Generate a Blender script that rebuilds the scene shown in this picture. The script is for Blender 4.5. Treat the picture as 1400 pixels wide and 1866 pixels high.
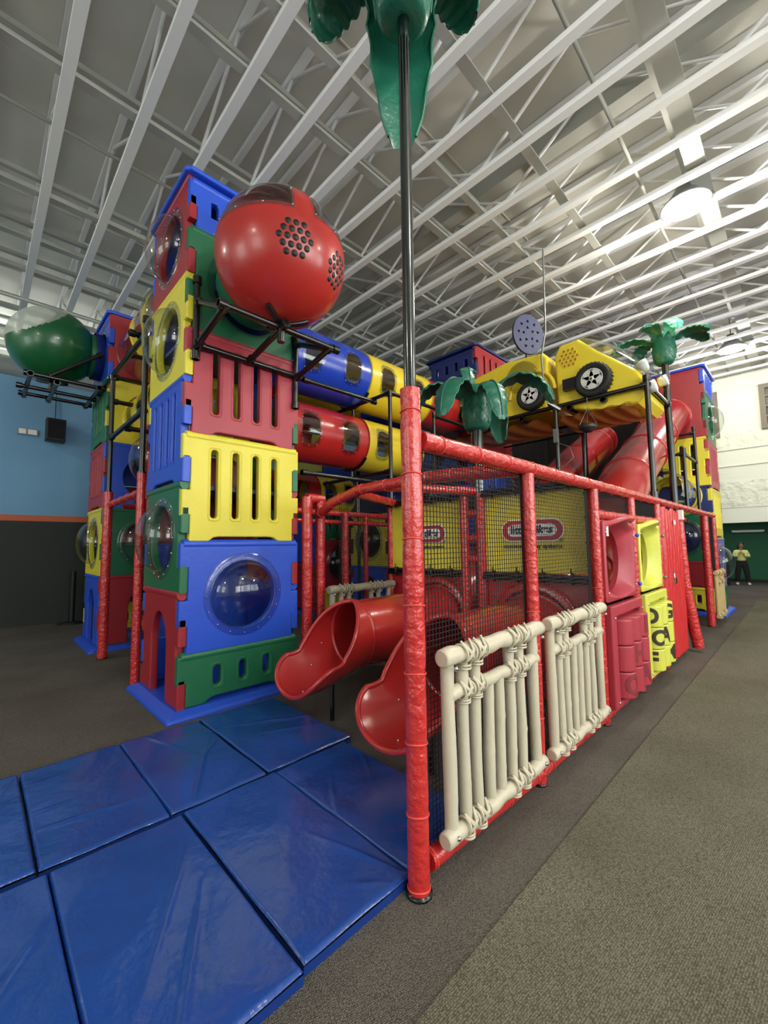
import bpy, bmesh, math, random
from mathutils import Vector, Matrix
C = bpy.context.scene
for o in list(bpy.data.objects): bpy.data.objects.remove(o, do_unlink=True)
PI = math.pi
rnd = random.Random(7)
S = 1.12                                    # layout units to metres (applied to every root at the end)

# ---------------------------------------------------------------- camera
cam_d = bpy.data.cameras.new('camera'); cam = bpy.data.objects.new('camera', cam_d); C.collection.objects.link(cam)
cam_d.sensor_fit = 'VERTICAL'; cam_d.sensor_height = 36.0; cam_d.lens = 755 / 1866 * 36.0
cam_d.clip_start = 0.05; cam_d.clip_end = 200
yaw, pitch, roll = math.radians(45.5), math.radians(4.6), math.radians(0.73)
f = Vector((math.cos(yaw) * math.cos(pitch), math.sin(yaw) * math.cos(pitch), math.sin(pitch)))
r = Vector((math.sin(yaw), -math.cos(yaw), 0)); u = r.cross(f)
R_ = r * math.cos(roll) - u * math.sin(roll); U_ = r * math.sin(roll) + u * math.cos(roll)
m = Matrix((R_, U_, -f)).transposed().to_4x4(); m.translation = Vector((0, 0, 1.5))
cam.matrix_world = m
C.camera = cam

# ---------------------------------------------------------------- world and light
w = bpy.data.worlds.new('world'); C.world = w; w.use_nodes = True
w.node_tree.nodes['Background'].inputs[0].default_value = (0.8, 0.9, 1.0, 1)
w.node_tree.nodes['Background'].inputs[1].default_value = 0.35
C.view_settings.view_transform = 'Standard'; C.view_settings.look = 'None'
C.view_settings.gamma = 1; C.view_settings.use_curve_mapping = False
C.view_settings.exposure = 0.0

def area(name, loc, rot, sx, sy, power, col=(1, 1, 1)):
    l = bpy.data.lights.new(name, 'AREA'); l.shape = 'RECTANGLE'; l.size = sx; l.size_y = sy; l.energy = power; l.color = col
    o = bpy.data.objects.new(name, l); C.collection.objects.link(o); o.location = loc; o.rotation_euler = rot; return o
# daylight through the two window walls behind the photographer
area('window_daylight', (-6.6, 2.5, 3.2), (0, math.radians(-90), 0), 3.0, 11, 60, (0.93, 0.97, 1.0))
area('window_daylight', (4.0, -6.6, 3.2), (math.radians(90), 0, 0), 13, 3.0, 520, (0.95, 0.98, 1.0))
area('window_daylight', (1.0, 13.6, 5.9), (math.radians(-90), 0, 0), 5, 0.8, 160, (0.96, 1.0, 0.95))
LAMP_W = 190

# ---------------------------------------------------------------- materials
def lin(c): return tuple((v / 255 / 12.92) if v / 255 <= .04045 else ((v / 255 + .055) / 1.055) ** 2.4 for v in c) + (1,)
MATS = {}
def mat(name, col, rough=.4, bump=0, bscale=20, spec=.5, metal=0, coat=0, var=0, vscale=3, kind='noise', emis=0, detail=3, bdist=.02):
    m = bpy.data.materials.new(name); m.use_nodes = True; nt = m.node_tree; b = nt.nodes['Principled BSDF']
    b.inputs['Base Color'].default_value = lin(col); b.inputs['Roughness'].default_value = rough
    b.inputs['Metallic'].default_value = metal; b.inputs['Specular IOR Level'].default_value = spec
    b.inputs['Coat Weight'].default_value = coat; b.inputs['Coat Roughness'].default_value = .12
    if emis: b.inputs['Emission Color'].default_value = lin(col); b.inputs['Emission Strength'].default_value = emis
    tc = nt.nodes.new('ShaderNodeTexCoord')
    if var:
        n = nt.nodes.new('ShaderNodeTexNoise'); n.inputs['Scale'].default_value = vscale; n.inputs['Detail'].default_value = 4
        nt.links.new(tc.outputs['Object'], n.inputs['Vector'])
        mx = nt.nodes.new('ShaderNodeMix'); mx.data_type = 'RGBA'
        mx.inputs['A'].default_value = lin(tuple(c * (1 - var) for c in col)); mx.inputs['B'].default_value = lin(tuple(min(255, c * (1 + var)) for c in col))
        nt.links.new(n.outputs['Fac'], mx.inputs['Factor']); nt.links.new(mx.outputs['Result'], b.inputs['Base Color'])
    if bump:
        if kind == 'noise':
            n = nt.nodes.new('ShaderNodeTexNoise'); n.inputs['Scale'].default_value = bscale; n.inputs['Detail'].default_value = detail
        elif kind == 'voronoi':
            n = nt.nodes.new('ShaderNodeTexVoronoi'); n.inputs['Scale'].default_value = bscale
        nt.links.new(tc.outputs['Object'], n.inputs['Vector'])
        bp = nt.nodes.new('ShaderNodeBump'); bp.inputs['Strength'].default_value = bump; bp.inputs['Distance'].default_value = bdist
        nt.links.new(n.outputs['Fac'] if kind == 'noise' else n.outputs['Distance'], bp.inputs['Height']); nt.links.new(bp.outputs[0], b.inputs['Normal'])
    MATS[name] = m; return m
P = {}
P['blue'] = mat('blue_plastic', (40, 82, 202), .38, .12, 60)
P['yellow'] = mat('yellow_plastic', (222, 208, 62), .4, .12, 60)
P['lime'] = mat('lime_yellow_plastic', (206, 208, 84), .4, .12, 60)
P['red'] = mat('red_plastic', (156, 38, 46), .4, .12, 60)
P['rose'] = mat('rose_red_plastic', (166, 52, 66), .42, .12, 60)
P['green'] = mat('green_plastic', (32, 104, 70), .4, .12, 60)
P['navy'] = mat('dark_blue_plastic', (24, 42, 104), .4, .12, 60)
P['violet'] = mat('faded_violet_plastic', (120, 118, 170), .45, .1, 60)
P['slide'] = mat('red_slide_plastic', (172, 40, 40), .22, .05, 30, coat=.4)
P['ball_red'] = mat('red_ball_plastic', (176, 42, 38), .3, .1, 9, coat=.3)
P['ball_green'] = mat('green_ball_plastic', (18, 88, 48), .3, .1, 9, coat=.3)
P['tube_blue'] = mat('blue_tube_plastic', (28, 62, 175), .25, .05, 30, coat=.3)
P['tube_yellow'] = mat('yellow_tube_plastic', (224, 196, 48), .25, .05, 30, coat=.3)
P['tube_red'] = mat('red_tube_plastic', (180, 38, 36), .25, .05, 30, coat=.3)
P['foam'] = mat('red_vinyl_foam', (190, 42, 42), .22, .6, 28, spec=.6, coat=.5, detail=4, bdist=.03)
P['foam_tie'] = mat('red_tie_band', (222, 70, 62), .35)
P['black'] = mat('black_steel_pipe', (17, 18, 20), .25, spec=.6)
P['darkpole'] = mat('dark_green_black_pole', (9, 18, 18), .14, spec=.7, coat=.5)
P['net'] = mat('black_netting', (16, 16, 18), .8)
P['netedge'] = mat('black_net_border', (22, 18, 24), .85, .3, 300)
P['bamboo'] = mat('cream_bamboo_plastic', (196, 187, 166), .38, .15, 30, var=.05, vscale=6)
P['shadebamboo'] = mat('shade_greyed_bamboo_plastic', (138, 130, 112), .6, .2, 30, var=.08, vscale=6)  # darker copy of the cream bamboo, shade put into the colour
P['tan'] = mat('tan_bamboo_plastic', (182, 158, 110), .5, .3, 40, var=.08, vscale=6)
P['palm'] = mat('green_palm_plastic', (30, 98, 78), .35, .3, 30, coat=.15, var=.12, vscale=5)
P['palm_light'] = mat('mint_palm_leaf', (90, 190, 150), .35, .2, 30, coat=.15)
P['mat'] = mat('blue_vinyl_mat', (24, 66, 142), .2, .6, 2.6, spec=.6, coat=.25, var=.06, vscale=2, detail=7, bdist=.07)
P['matside'] = mat('blue_vinyl_mat_side', (18, 50, 120), .35, .35, 6, detail=4)
P['chrome'] = mat('steel_bolt', (200, 200, 200), .2, metal=1)
P['silver'] = mat('silver_hubcap', (205, 205, 202), .35, spec=.5)
P['tyre'] = mat('black_tyre_rubber', (22, 23, 22), .7, .5, 60)
P['car'] = mat('yellow_car_plastic', (230, 205, 50), .32, .1, 8, coat=.3)
P['carunder'] = mat('orange_canvas_underside', (168, 104, 38), .6, .5, 8)
P['canvas'] = mat('black_canvas', (14, 14, 16), .9, .3, 20)
P['banner'] = mat('yellow_vinyl_banner', (222, 205, 62), .5, .3, 5)
P['white'] = mat('white_print', (235, 235, 232), .5)
P['logored'] = mat('red_print', (176, 32, 40), .5)
P['logodark'] = mat('navy_print', (20, 26, 50), .5)
P['letter'] = mat('dark_letter_print', (52, 40, 24), .5)
P['letterfaint'] = mat('faint_letter_print', (128, 40, 48), .5)
P['doorpad'] = mat('red_padded_vinyl', (196, 40, 44), .35, .4, 14, coat=.1)
P['peel'] = mat('worn_white_seam', (214, 190, 186), .7)
P['ceil'] = mat('white_painted_deck', (205, 203, 194), .85, .4, 2.5, var=.06, vscale=1.2)
P['truss'] = mat('white_painted_steel', (168, 168, 160), .7, .1, 20)
P['wallblue'] = mat('blue_painted_wall', (112, 158, 194), .8, .1, 30)
P['wallorange'] = mat('orange_stripe_paint', (190, 98, 66), .7)
P['wallblack'] = mat('black_wall_padding', (38, 42, 42), .7, .1, 30)
P['wallwhite'] = mat('white_painted_wall', (228, 232, 218), .85, .1, 20)
P['wallrock'] = mat('rough_white_blockwork', (228, 232, 216), .9, 1.0, 4, kind='noise', detail=9, bdist=.12)
P['wallgreen'] = mat('green_painted_wall', (26, 92, 58), .7)
P['dark'] = mat('black_plastic', (20, 20, 22), .5)
P['grey'] = mat('grey_metal', (130, 132, 132), .4, metal=.6)
P['duct'] = mat('grey_duct_metal', (110, 114, 112), .5)
P['winframe'] = mat('grey_window_frame', (120, 112, 98), .6)
P['skin'] = mat('skin', (150, 104, 82), .5)
P['hair'] = mat('black_hair', (18, 15, 14), .6)
P['hoodie'] = mat('pale_lime_knit', (204, 208, 128), .9, .4, 60)
P['trousers'] = mat('black_cloth', (18, 19, 22), .9)
P['shoe'] = mat('white_trainer', (225, 225, 225), .5)
P['lampglow'] = mat('lamp_bulb_glow', (255, 246, 214), .5, emis=60)
P['windowglow'] = mat('bright_daylight_glass', (228, 240, 235), .5, emis=5)
P['disc'] = mat('dull_navy_plastic', (18, 28, 74), .6)
P['iron'] = mat('iron_bowl', (40, 40, 42), .4, spec=.5)

def clear(name, tint, gloss=.05, base=.06):
    m = bpy.data.materials.new(name); m.use_nodes = True; nt = m.node_tree; nt.nodes.clear()
    out = nt.nodes.new('ShaderNodeOutputMaterial'); mx = nt.nodes.new('ShaderNodeMixShader')
    tr = nt.nodes.new('ShaderNodeBsdfTransparent'); tr.inputs[0].default_value = tint
    gl = nt.nodes.new('ShaderNodeBsdfGlossy'); gl.inputs['Roughness'].default_value = gloss; gl.inputs[0].default_value = (1, 1, 1, 1)
    fr = nt.nodes.new('ShaderNodeLayerWeight'); fr.inputs[0].default_value = .5
    pw = nt.nodes.new('ShaderNodeMath'); pw.operation = 'POWER'; pw.inputs[1].default_value = 4.0
    ad = nt.nodes.new('ShaderNodeMath'); ad.operation = 'MULTIPLY_ADD'; ad.inputs[1].default_value = .75; ad.inputs[2].default_value = base; ad.use_clamp = True
    nt.links.new(fr.outputs['Facing'], pw.inputs[0]); nt.links.new(pw.outputs[0], ad.inputs[0]); nt.links.new(ad.outputs[0], mx.inputs[0])
    nt.links.new(tr.outputs[0], mx.inputs[1]); nt.links.new(gl.outputs[0], mx.inputs[2]); nt.links.new(mx.outputs[0], out.inputs[0]); return m
P['clear'] = clear('clear_acrylic', (.88, .90, .89, 1))
def milky():
    m = bpy.data.materials.new('milky_clear_dome'); m.use_nodes = True; nt = m.node_tree; b = nt.nodes['Principled BSDF']
    b.inputs['Base Color'].default_value = lin((226, 232, 222)); b.inputs['Roughness'].default_value = .35; b.inputs['Transmission Weight'].default_value = 0
    out = nt.nodes['Material Output']; tr = nt.nodes.new('ShaderNodeBsdfTransparent'); tl = nt.nodes.new('ShaderNodeBsdfTranslucent'); tl.inputs[0].default_value = lin((235, 240, 230))
    m1 = nt.nodes.new('ShaderNodeMixShader'); m1.inputs[0].default_value = .5; m2 = nt.nodes.new('ShaderNodeMixShader'); m2.inputs[0].default_value = .35
    nt.links.new(b.outputs[0], m1.inputs[1]); nt.links.new(tl.outputs[0], m1.inputs[2]); nt.links.new(m1.outputs[0], m2.inputs[1]); nt.links.new(tr.outputs[0], m2.inputs[2]); nt.links.new(m2.outputs[0], out.inputs[0]); return m
P['pale'] = milky()
P['clearsmoke'] = clear('smoky_acrylic', (.62, .64, .64, 1), .08, .05)
P['clearrim'] = clear('acrylic_flange', (.78, .82, .86, 1), .2, .06)

def carpet(name, cols, scale, rot):
    m = bpy.data.materials.new(name); m.use_nodes = True; nt = m.node_tree; b = nt.nodes['Principled BSDF']; b.inputs['Roughness'].default_value = .95
    b.inputs['Specular IOR Level'].default_value = .15
    tc = nt.nodes.new('ShaderNodeTexCoord'); mp = nt.nodes.new('ShaderNodeMapping'); mp.inputs['Rotation'].default_value = (0, 0, rot)
    nt.links.new(tc.outputs['Object'], mp.inputs['Vector'])
    v = nt.nodes.new('ShaderNodeTexVoronoi'); v.inputs['Scale'].default_value = scale; v.inputs['Randomness'].default_value = .45; nt.links.new(mp.outputs[0], v.inputs['Vector'])
    n = nt.nodes.new('ShaderNodeTexNoise'); n.inputs['Scale'].default_value = 1.3; n.inputs['Detail'].default_value = 5; nt.links.new(mp.outputs[0], n.inputs['Vector'])
    rp = nt.nodes.new('ShaderNodeValToRGB'); rp.color_ramp.elements[0].color = lin(cols[1]); rp.color_ramp.elements[1].color = lin(cols[0]); rp.color_ramp.elements[0].position = .1; rp.color_ramp.elements[1].position = .75
    nt.links.new(v.outputs['Distance'], rp.inputs[0])
    mx = nt.nodes.new('ShaderNodeMix'); mx.data_type = 'RGBA'; mx.blend_type = 'MULTIPLY'; mx.inputs['Factor'].default_value = .55
    r2 = nt.nodes.new('ShaderNodeValToRGB'); r2.color_ramp.elements[0].color = (.55, .52, .5, 1); r2.color_ramp.elements[1].color = (1, 1, 1, 1); r2.color_ramp.elements[0].position = .3; r2.color_ramp.elements[1].position = .65
    nt.links.new(n.outputs['Fac'], r2.inputs[0]); nt.links.new(rp.outputs[0], mx.inputs['A']); nt.links.new(r2.outputs[0], mx.inputs['B'])
    nt.links.new(mx.outputs['Result'], b.inputs['Base Color'])
    bp = nt.nodes.new('ShaderNodeBump'); bp.inputs['Strength'].default_value = .9; bp.inputs['Distance'].default_value = .006; bp.invert = True
    nt.links.new(v.outputs['Distance'], bp.inputs['Height']); nt.links.new(bp.outputs[0], b.inputs['Normal']); return m
P['carpet'] = carpet('brown_grey_carpet', ((66, 62, 58), (128, 121, 112)), 150, .3)
P['walkway'] = carpet('pale_green_grey_carpet', ((82, 80, 68), (142, 139, 120)), 130, .1)

# ---------------------------------------------------------------- mesh helpers
class MB:
    """collects shapes; build() links them as ONE mesh object (several materials allowed)"""
    def __init__(s): s.v = []; s.f = []; s.m = []; s.sm = []; s.mi = 0; s.mats = []
    def use(s, key):
        if key not in s.mats: s.mats.append(key)
        s.mi = s.mats.index(key); return s
    def add(s, vs, fs, smooth=True, M=None):
        n = len(s.v)
        for p in vs:
            p = Vector(p); s.v.append(M @ p if M else p)
        for q in fs: s.f.append([i + n for i in q]); s.m.append(s.mi); s.sm.append(smooth)
        return s
    def box(s, a, b, M=None):
        x0, y0, z0 = a; x1, y1, z1 = b
        return s.add([(x0, y0, z0), (x1, y0, z0), (x1, y1, z0), (x0, y1, z0), (x0, y0, z1), (x1, y0, z1), (x1, y1, z1), (x0, y1, z1)],
                     [(0, 3, 2, 1), (4, 5, 6, 7), (0, 1, 5, 4), (1, 2, 6, 5), (2, 3, 7, 6), (3, 0, 4, 7)], False, M)
    def tube(s, pts, rad, seg=16, caps=True, closed=False, M=None, smooth=True):
        pts = [Vector(p) for p in pts]; n = len(pts)
        rads = rad if isinstance(rad, (list, tuple)) else [rad] * n
        T = []
        for i in range(n):
            a = pts[(i - 1) % n] if (i > 0 or closed) else pts[0]; b = pts[(i + 1) % n] if (i < n - 1 or closed) else pts[-1]
            t = b - a; T.append(t.normalized() if t.length > 1e-9 else (T[-1] if T else Vector((0, 0, 1))))
        up = Vector((0, 0, 1)) if abs(T[0].z) < .9 else Vector((1, 0, 0))
        N = (up - T[0] * up.dot(T[0])).normalized(); vs = []
        for i in range(n):
            N = (N - T[i] * N.dot(T[i])).normalized(); B = T[i].cross(N)
            for k in range(seg):
                a = 2 * PI * k / seg; vs.append(pts[i] + (N * math.cos(a) + B * math.sin(a)) * rads[i])
        fs = []
        for i in range(n if closed else n - 1):
            j = (i + 1) % n
            for k in range(seg):
                l = (k + 1) % seg; fs.append((i * seg + k, i * seg + l, j * seg + l, j * seg + k))
        s.add(vs, fs, smooth, M)
        if caps and not closed:
            s.add(vs[:seg], [tuple(reversed(range(seg)))], False, M); s.add(vs[-seg:], [tuple(range(seg))], False, M)
        return s
    def lathe(s, prof, seg=32, M=None, arc=2 * PI):
        """prof = [(radius, height)] about local Z"""
        n = len(prof); vs = []; full = abs(arc - 2 * PI) < 1e-6; cols = seg if full else seg + 1
        for k in range(cols):
            a = arc * k / seg
            for (rr, h) in prof: vs.append((rr * math.cos(a), rr * math.sin(a), h))
        fs = []
        for k in range(seg):
            l = (k + 1) % cols
            for i in range(n - 1): fs.append((k * n + i, l * n + i, l * n + i + 1, k * n + i + 1))
        return s.add(vs, fs, True, M)
    def ball(s, c, rad, seg=12, sc=(1, 1, 1), M=None):
        n = max(4, seg // 2); prof = [(max(1e-5, rad * math.sin(PI * i / n)), -rad * math.cos(PI * i / n)) for i in range(n + 1)]
        T = Matrix.Translation(Vector(c)) @ Matrix.Diagonal((sc[0], sc[1], sc[2], 1))
        return s.lathe(prof, seg, (M @ T) if M else T)
    def grid(s, fn, nu, nv, keep=None, smooth=True, M=None, wrapu=False):
        vs = [fn(i / nu, j / nv) for i in range(nu + (0 if wrapu else 1)) for j in range(nv + 1)]; fs = []
        for i in range(nu):
            i2 = (i + 1) % nu if wrapu else i + 1
            for j in range(nv):
                if keep is None or keep((i + .5) / nu, (j + .5) / nv): fs.append((i * (nv + 1) + j, i2 * (nv + 1) + j, i2 * (nv + 1) + j + 1, i * (nv + 1) + j + 1))
        return s.add(vs, fs, smooth, M)
    def mesh(s, name):
        me = bpy.data.meshes.new(name); me.from_pydata([tuple(p) for p in s.v], [], s.f)
        for k in s.mats: me.materials.append(P[k])
        me.polygons.foreach_set('material_index', s.m); me.polygons.foreach_set('use_smooth', s.sm)
        me.validate(); me.update(); return me
    def build(s, name, key=None, parent=None, M=None, recalc=False):
        if not s.mats: s.mats = [key]
        me = s.mesh(name)
        if recalc:
            bm = bmesh.new(); bm.from_mesh(me); bmesh.ops.recalc_face_normals(bm, faces=bm.faces); bm.to_mesh(me); bm.free()
        o = bpy.data.objects.new(name, me); C.collection.objects.link(o)
        if parent: o.parent = parent
        if M is not None: o.matrix_local = M
        return o
def link(me, name, parent=None, M=None):
    o = bpy.data.objects.new(name, me); C.collection.objects.link(o)
    if parent: o.parent = parent
    if M is not None: o.matrix_local = M
    return o
def tag(o, label=None, cat=None, group=None, kind=None):
    if label: o['label'] = label
    if cat: o['category'] = cat
    if group: o['group'] = group
    if kind: o['kind'] = kind
    return o
def thing(name, label, cat, loc=(0, 0, 0), rz=0, group=None):
    o = bpy.data.objects.new(name, None); C.collection.objects.link(o); o.location = loc; o.rotation_euler = (0, 0, rz); o.empty_display_size = .1
    return tag(o, label, cat, group)
def struct(name, mb, key=None, M=None):
    o = mb.build(name, key, None, M); o['kind'] = 'structure'; return o
def kids(o): return [c for c in bpy.data.objects if c.parent == o]
def copy_tree(o, parent=None):
    ch = kids(o); c = o.copy(); C.collection.objects.link(c); c.parent = parent
    for k in ch:
        kc = copy_tree(k, c); kc.matrix_local = k.matrix_local.copy()
    return c
TR = Matrix.Translation
def RX(a): return Matrix.Rotation(a, 4, 'X')
def RY(a): return Matrix.Rotation(a, 4, 'Y')
def RZ(a): return Matrix.Rotation(a, 4, 'Z')

def curve_mesh(polys, thick, bevel=.012, key=None, name='plate', res=2):
    """polys: list of closed 2D outlines (first = outer) in XZ; plate of given thickness centred on y=0"""
    cu = bpy.data.curves.new(name, 'CURVE'); cu.dimensions = '2D'; cu.fill_mode = 'BOTH'
    cu.extrude = max(.0005, thick / 2 - bevel); cu.bevel_depth = bevel; cu.bevel_resolution = res; cu.offset = -bevel
    for pl in polys:
        sp = cu.splines.new('POLY'); sp.points.add(len(pl) - 1); sp.use_cyclic_u = True
        for i, (x, z) in enumerate(pl): sp.points[i].co = (x, z, 0, 1)
    o = bpy.data.objects.new(name, cu); C.collection.objects.link(o)
    dg = bpy.context.evaluated_depsgraph_get(); me = bpy.data.meshes.new_from_object(o.evaluated_get(dg))
    me.transform(RX(PI / 2)); bpy.data.objects.remove(o); bpy.data.curves.remove(cu)
    me.materials.clear()
    if key: me.materials.append(P[key])
    me.name = name
    for p in me.polygons: p.use_smooth = False
    return me
def text_mesh(txt, size, key, depth=.002, align='CENTER', bold=0, shear=0):
    cu = bpy.data.curves.new('letters', 'FONT'); cu.body = txt; cu.size = size; cu.extrude = depth; cu.align_x = align; cu.align_y = 'CENTER'; cu.offset = bold; cu.shear = shear
    o = bpy.data.objects.new('letters', cu); C.collection.objects.link(o)
    dg = bpy.context.evaluated_depsgraph_get(); me = bpy.data.meshes.new_from_object(o.evaluated_get(dg))
    me.transform(RX(PI / 2)); bpy.data.objects.remove(o); bpy.data.curves.remove(cu)
    me.materials.clear(); me.materials.append(P[key]); return me
def ell(cx, cz, a, b, n=32, p=2.0):
    out = []
    for i in range(n):
        t = 2 * PI * i / n; c, s_ = math.cos(t), math.sin(t)
        out.append((cx + a * abs(c) ** (2 / p) * (1 if c >= 0 else -1), cz + b * abs(s_) ** (2 / p) * (1 if s_ >= 0 else -1)))
    return out
def stad(cx, cz, hw, hh, n=8):
    out = []
    for i in range(n + 1): a = PI * i / n; out.append((cx + hw * math.cos(a), cz + hh - hw + hw * math.sin(a)))
    for i in range(n + 1): a = PI + PI * i / n; out.append((cx + hw * math.cos(a), cz - hh + hw + hw * math.sin(a)))
    return out
# ================================================================ the room
def mk(fn): mb = MB(); fn(mb); return mb
struct('floor', mk(lambda b: b.add([(-7, -7, 0), (15.2, -7, 0), (21, -7, 0), (21, 12.2, 0), (-7, 14.2, 0)], [(0, 1, 2, 3, 4)], False)), 'carpet')
o = MB().box((-6.9, -2.2, .0), (14.6, .96, .006)).build('floor_walkway', 'walkway'); tag(o, kind='structure')
b = MB(); b.use('wallblue').box((-7, 11, 2.18), (16, 11.25, 5.0)); struct('wall_left', b)
b = MB(); b.box((-7, 10.97, 2.08), (16, 11.0, 2.2)); struct('trim_1', b, 'wallorange')
b = MB(); b.box((-7, 10.95, .1), (16, 11.0, 2.08)); b.box((-7, 10.94, 0), (16, 10.96, .1)); struct('wall_left_lower', b, 'wallblack')
b = MB(); b.box((-7, 14, 0), (16, 14.2, 7)); struct('wall_rear', b, 'wallwhite')
def window_bank(name, a, b_, nx, nz, plane, key='windowglow', frame='winframe'):
    """a,b_ = (u,z) corners on a wall; plane=('x'|'y', value, sign into the room)"""
    ax, v, sg = plane; g = MB(); g.use(key); t = .03
    def bx(mb, u0, z0, u1, z1, d0, d1):
        if ax == 'y': mb.box((u0, min(v + sg * d0, v + sg * d1), z0), (u1, max(v + sg * d0, v + sg * d1), z1))
        else: mb.box((min(v + sg * d0, v + sg * d1), u0, z0), (max(v + sg * d0, v + sg * d1), u1, z1))
    bx(g, a[0], a[1], b_[0], b_[1], .0, .02); o = g.build(name); o['kind'] = 'structure'
    fr = MB()
    for i in range(nx + 1):
        uu = a[0] + (b_[0] - a[0]) * i / nx; w_ = .06 if i in (0, nx) else .025; bx(fr, uu - w_, a[1] - .06, uu + w_, b_[1] + .06, .0, .07)
    for i in range(nz + 1):
        zz = a[1] + (b_[1] - a[1]) * i / nz; w_ = .06 if i in (0, nz) else .025; bx(fr, a[0] - .06, zz - w_, b_[0] + .06, zz + w_, .0, .06)
    q = fr.build('window_frame', frame, o); return o
window_bank('window_1', (-2.0, 5.5), (3.6, 6.3), 8, 1, ('y', 14, -1))
# right wall: white block bulkhead over a green recess
b = MB()
b.use('wallwhite').box((15, -7, 2.0), (15.3, 11, 2.42)).box((15, -7, 3.15), (15.3, 11, 4.05)).box((15, -7, 4.5), (15.3, 11, 5.7))
b.use('wallrock').box((14.98, -7, 2.42), (15.3, 11, 3.15)).box((14.98, -7, 4.05), (15.3, 11, 4.5)).box((14.98, -7, 5.7), (15.3, 11, 6.95)); struct('wall_right', b)
b = MB(); b.box((14.96, -7, 3.58), (14.99, 11, 3.595)); b.box((14.96, -7, 4.04), (14.99, 11, 4.06)); struct('trim_2', b, 'wallwhite')
b = MB(); b.box((20.2, -7, 0), (20.4, 11.2, 2.6)); struct('wall_right_recess', b, 'wallgreen')
b = MB(); b.box((15.3, -7, 2.3), (20.4, 11.2, 2.5)); struct('ceiling_recess', b, 'wallwhite')
b = MB(); b.box((20.16, -7, 0), (20.2, 11.2, .1)); struct('baseboard_right', b, 'dark')
window_bank('window_2', (-.75, 4.55), (.6, 5.65), 3, 4, ('x', 14.98, -1), 'clearsmoke')
window_bank('window_3', (1.6, 4.5), (2.9, 5.7), 3, 4, ('x', 14.98, -1), 'clearsmoke')
# walls behind the photographer, with paned windows (they show in the domes)
b = MB(); b.box((-7.2, -7, 0), (-7, 14.2, 7)); struct('wall_back', b, 'wallwhite')
b = MB(); b.box((-7.2, -7.2, 0), (21, -7, 7)); struct('wall_front', b, 'wallwhite')
window_bank('window_4', (-1.5, 2.0), (1.2, 4.6), 4, 4, ('x', -7, 1)); window_bank('window_5', (3.4, 2.0), (6.1, 4.6), 4, 4, ('x', -7, 1))
window_bank('window_6', (-1.5, 2.0), (1.2, 4.6), 4, 4, ('y', -7, 1)); window_bank('window_7', (3.4, 2.0), (6.1, 4.6), 4, 4, ('y', -7, 1)); window_bank('window_8', (8.5, 2.0), (11.2, 4.6), 4, 4, ('y', -7, 1))
# ceiling deck
b = MB(); b.box((-7, -7, 6.95), (15.3, 14.2, 7.1))
for i in range(9): b.box((-7, -6.6 + i * 2.44, 6.935), (15.3, -6.585 + i * 2.44, 6.95))
struct('ceiling', b, 'ceil')
# family of trusses along Y
def truss_mesh():
    b = MB(); L0, L1 = -7, 14
    b.box((-.05, L0, 6.08), (.05, L1, 6.14)).box((-.035, L0, 6.86), (.035, L1, 6.94))
    y = L0; k = 0
    while y < L1 - .6:
        y2 = y + 1.2; z0, z1 = (6.14, 6.88) if k % 2 == 0 else (6.88, 6.14)
        b.tube([(0, y, z0), (0, y2, z1)], .02, 6)
        y = y2; k += 1
    return b.mesh('ceiling_truss')
tm = truss_mesh()
for i in range(34):
    x = .42 - .645 * 10 + i * .645
    if x > 14.9 or x < -6.9: continue
    o = link(tm, 'ceiling_truss'); o.location = (x, 0, 0); o['kind'] = 'structure'
def brace(y, w_=.05, z=6.17, h=.09, dbl=True):
    b = MB(); b.box((-7, y - w_, z), (15, y + w_, z + .02)); b.box((-7, y - .012, z + .02), (15, y + .012, z + h))
    if dbl: b.box((-7, y + .13, z + .3), (15, y + .2, z + .36))
    o = b.build('ceiling_brace', 'truss'); o['kind'] = 'structure'
for y, w_ in ((-5, .06), (-3.6, .06), (-2.2, .06), (-.6, .06), (.66, .1), (2.03, .05), (2.93, .045), (3.58, .05), (4.82, .055), (6.8, .05), (7.92, .06), (8.9, .055), (10.5, .06), (11.6, .06), (12.8, .06)): brace(y, w_)
for y, z in ((1.25, 6.3), (5.9, 6.5), (9.6, 6.0)):     # thin sprinkler pipes under the deck
    b = MB(); b.tube([(-7, y, z), (15, y, z)], .022, 8); o = b.build('ceiling_pipe', 'truss'); o['kind'] = 'structure'
# deeper beams crossing the joists
for i, (x, y0, y1) in enumerate(((-3.2, -7, 14), (5.1, -7, 14), (11.4, -7, 14))):
    b = MB(); b.box((x - .1, y0, 6.55), (x + .1, y1, 6.93)); o = b.build('ceiling_beam', 'truss'); o['kind'] = 'structure'
b = MB(); b.tube([(-7, 12.4, 5.6), (15, 12.4, 5.6)], .28, 20); o = b.build('air_duct', 'duct'); tag(o, 'long grey round air duct beyond the top of the blue wall', 'duct')

# ================================================================ lamps
def lamp(x, y, label):
    t = thing('ceiling_lamp', label, 'lamp', (x, y, 6.0), 0, 'high bay ceiling lamps')
    b = MB(); b.lathe([(.001, .36), (.07, .36), (.09, .28), (.16, .16), (.28, .02), (.29, .0), (.275, .0), (.15, .13), (.001, .16)], 20); b.build('housing', 'grey', t)
    b = MB(); b.ball((0, 0, .0), .2, 18, (1, 1, .35)); b.build('bulb', 'lampglow', t)
    b = MB(); b.tube([(0, 0, .32), (0, 0, .9)], .012, 8); b.build('hanger', 'grey', t)
    l = bpy.data.lights.new('lamp_light', 'POINT'); l.energy = LAMP_W; l.shadow_soft_size = .16; l.color = (1, .955, .86)
    lo = bpy.data.objects.new('lamp_light', l); C.collection.objects.link(lo); lo.parent = t; lo.location = (0, 0, -.24)
    return t
lamp(6.6, .85, 'glaring high bay lamp, the nearer and brighter of the two over the aisle')
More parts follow.
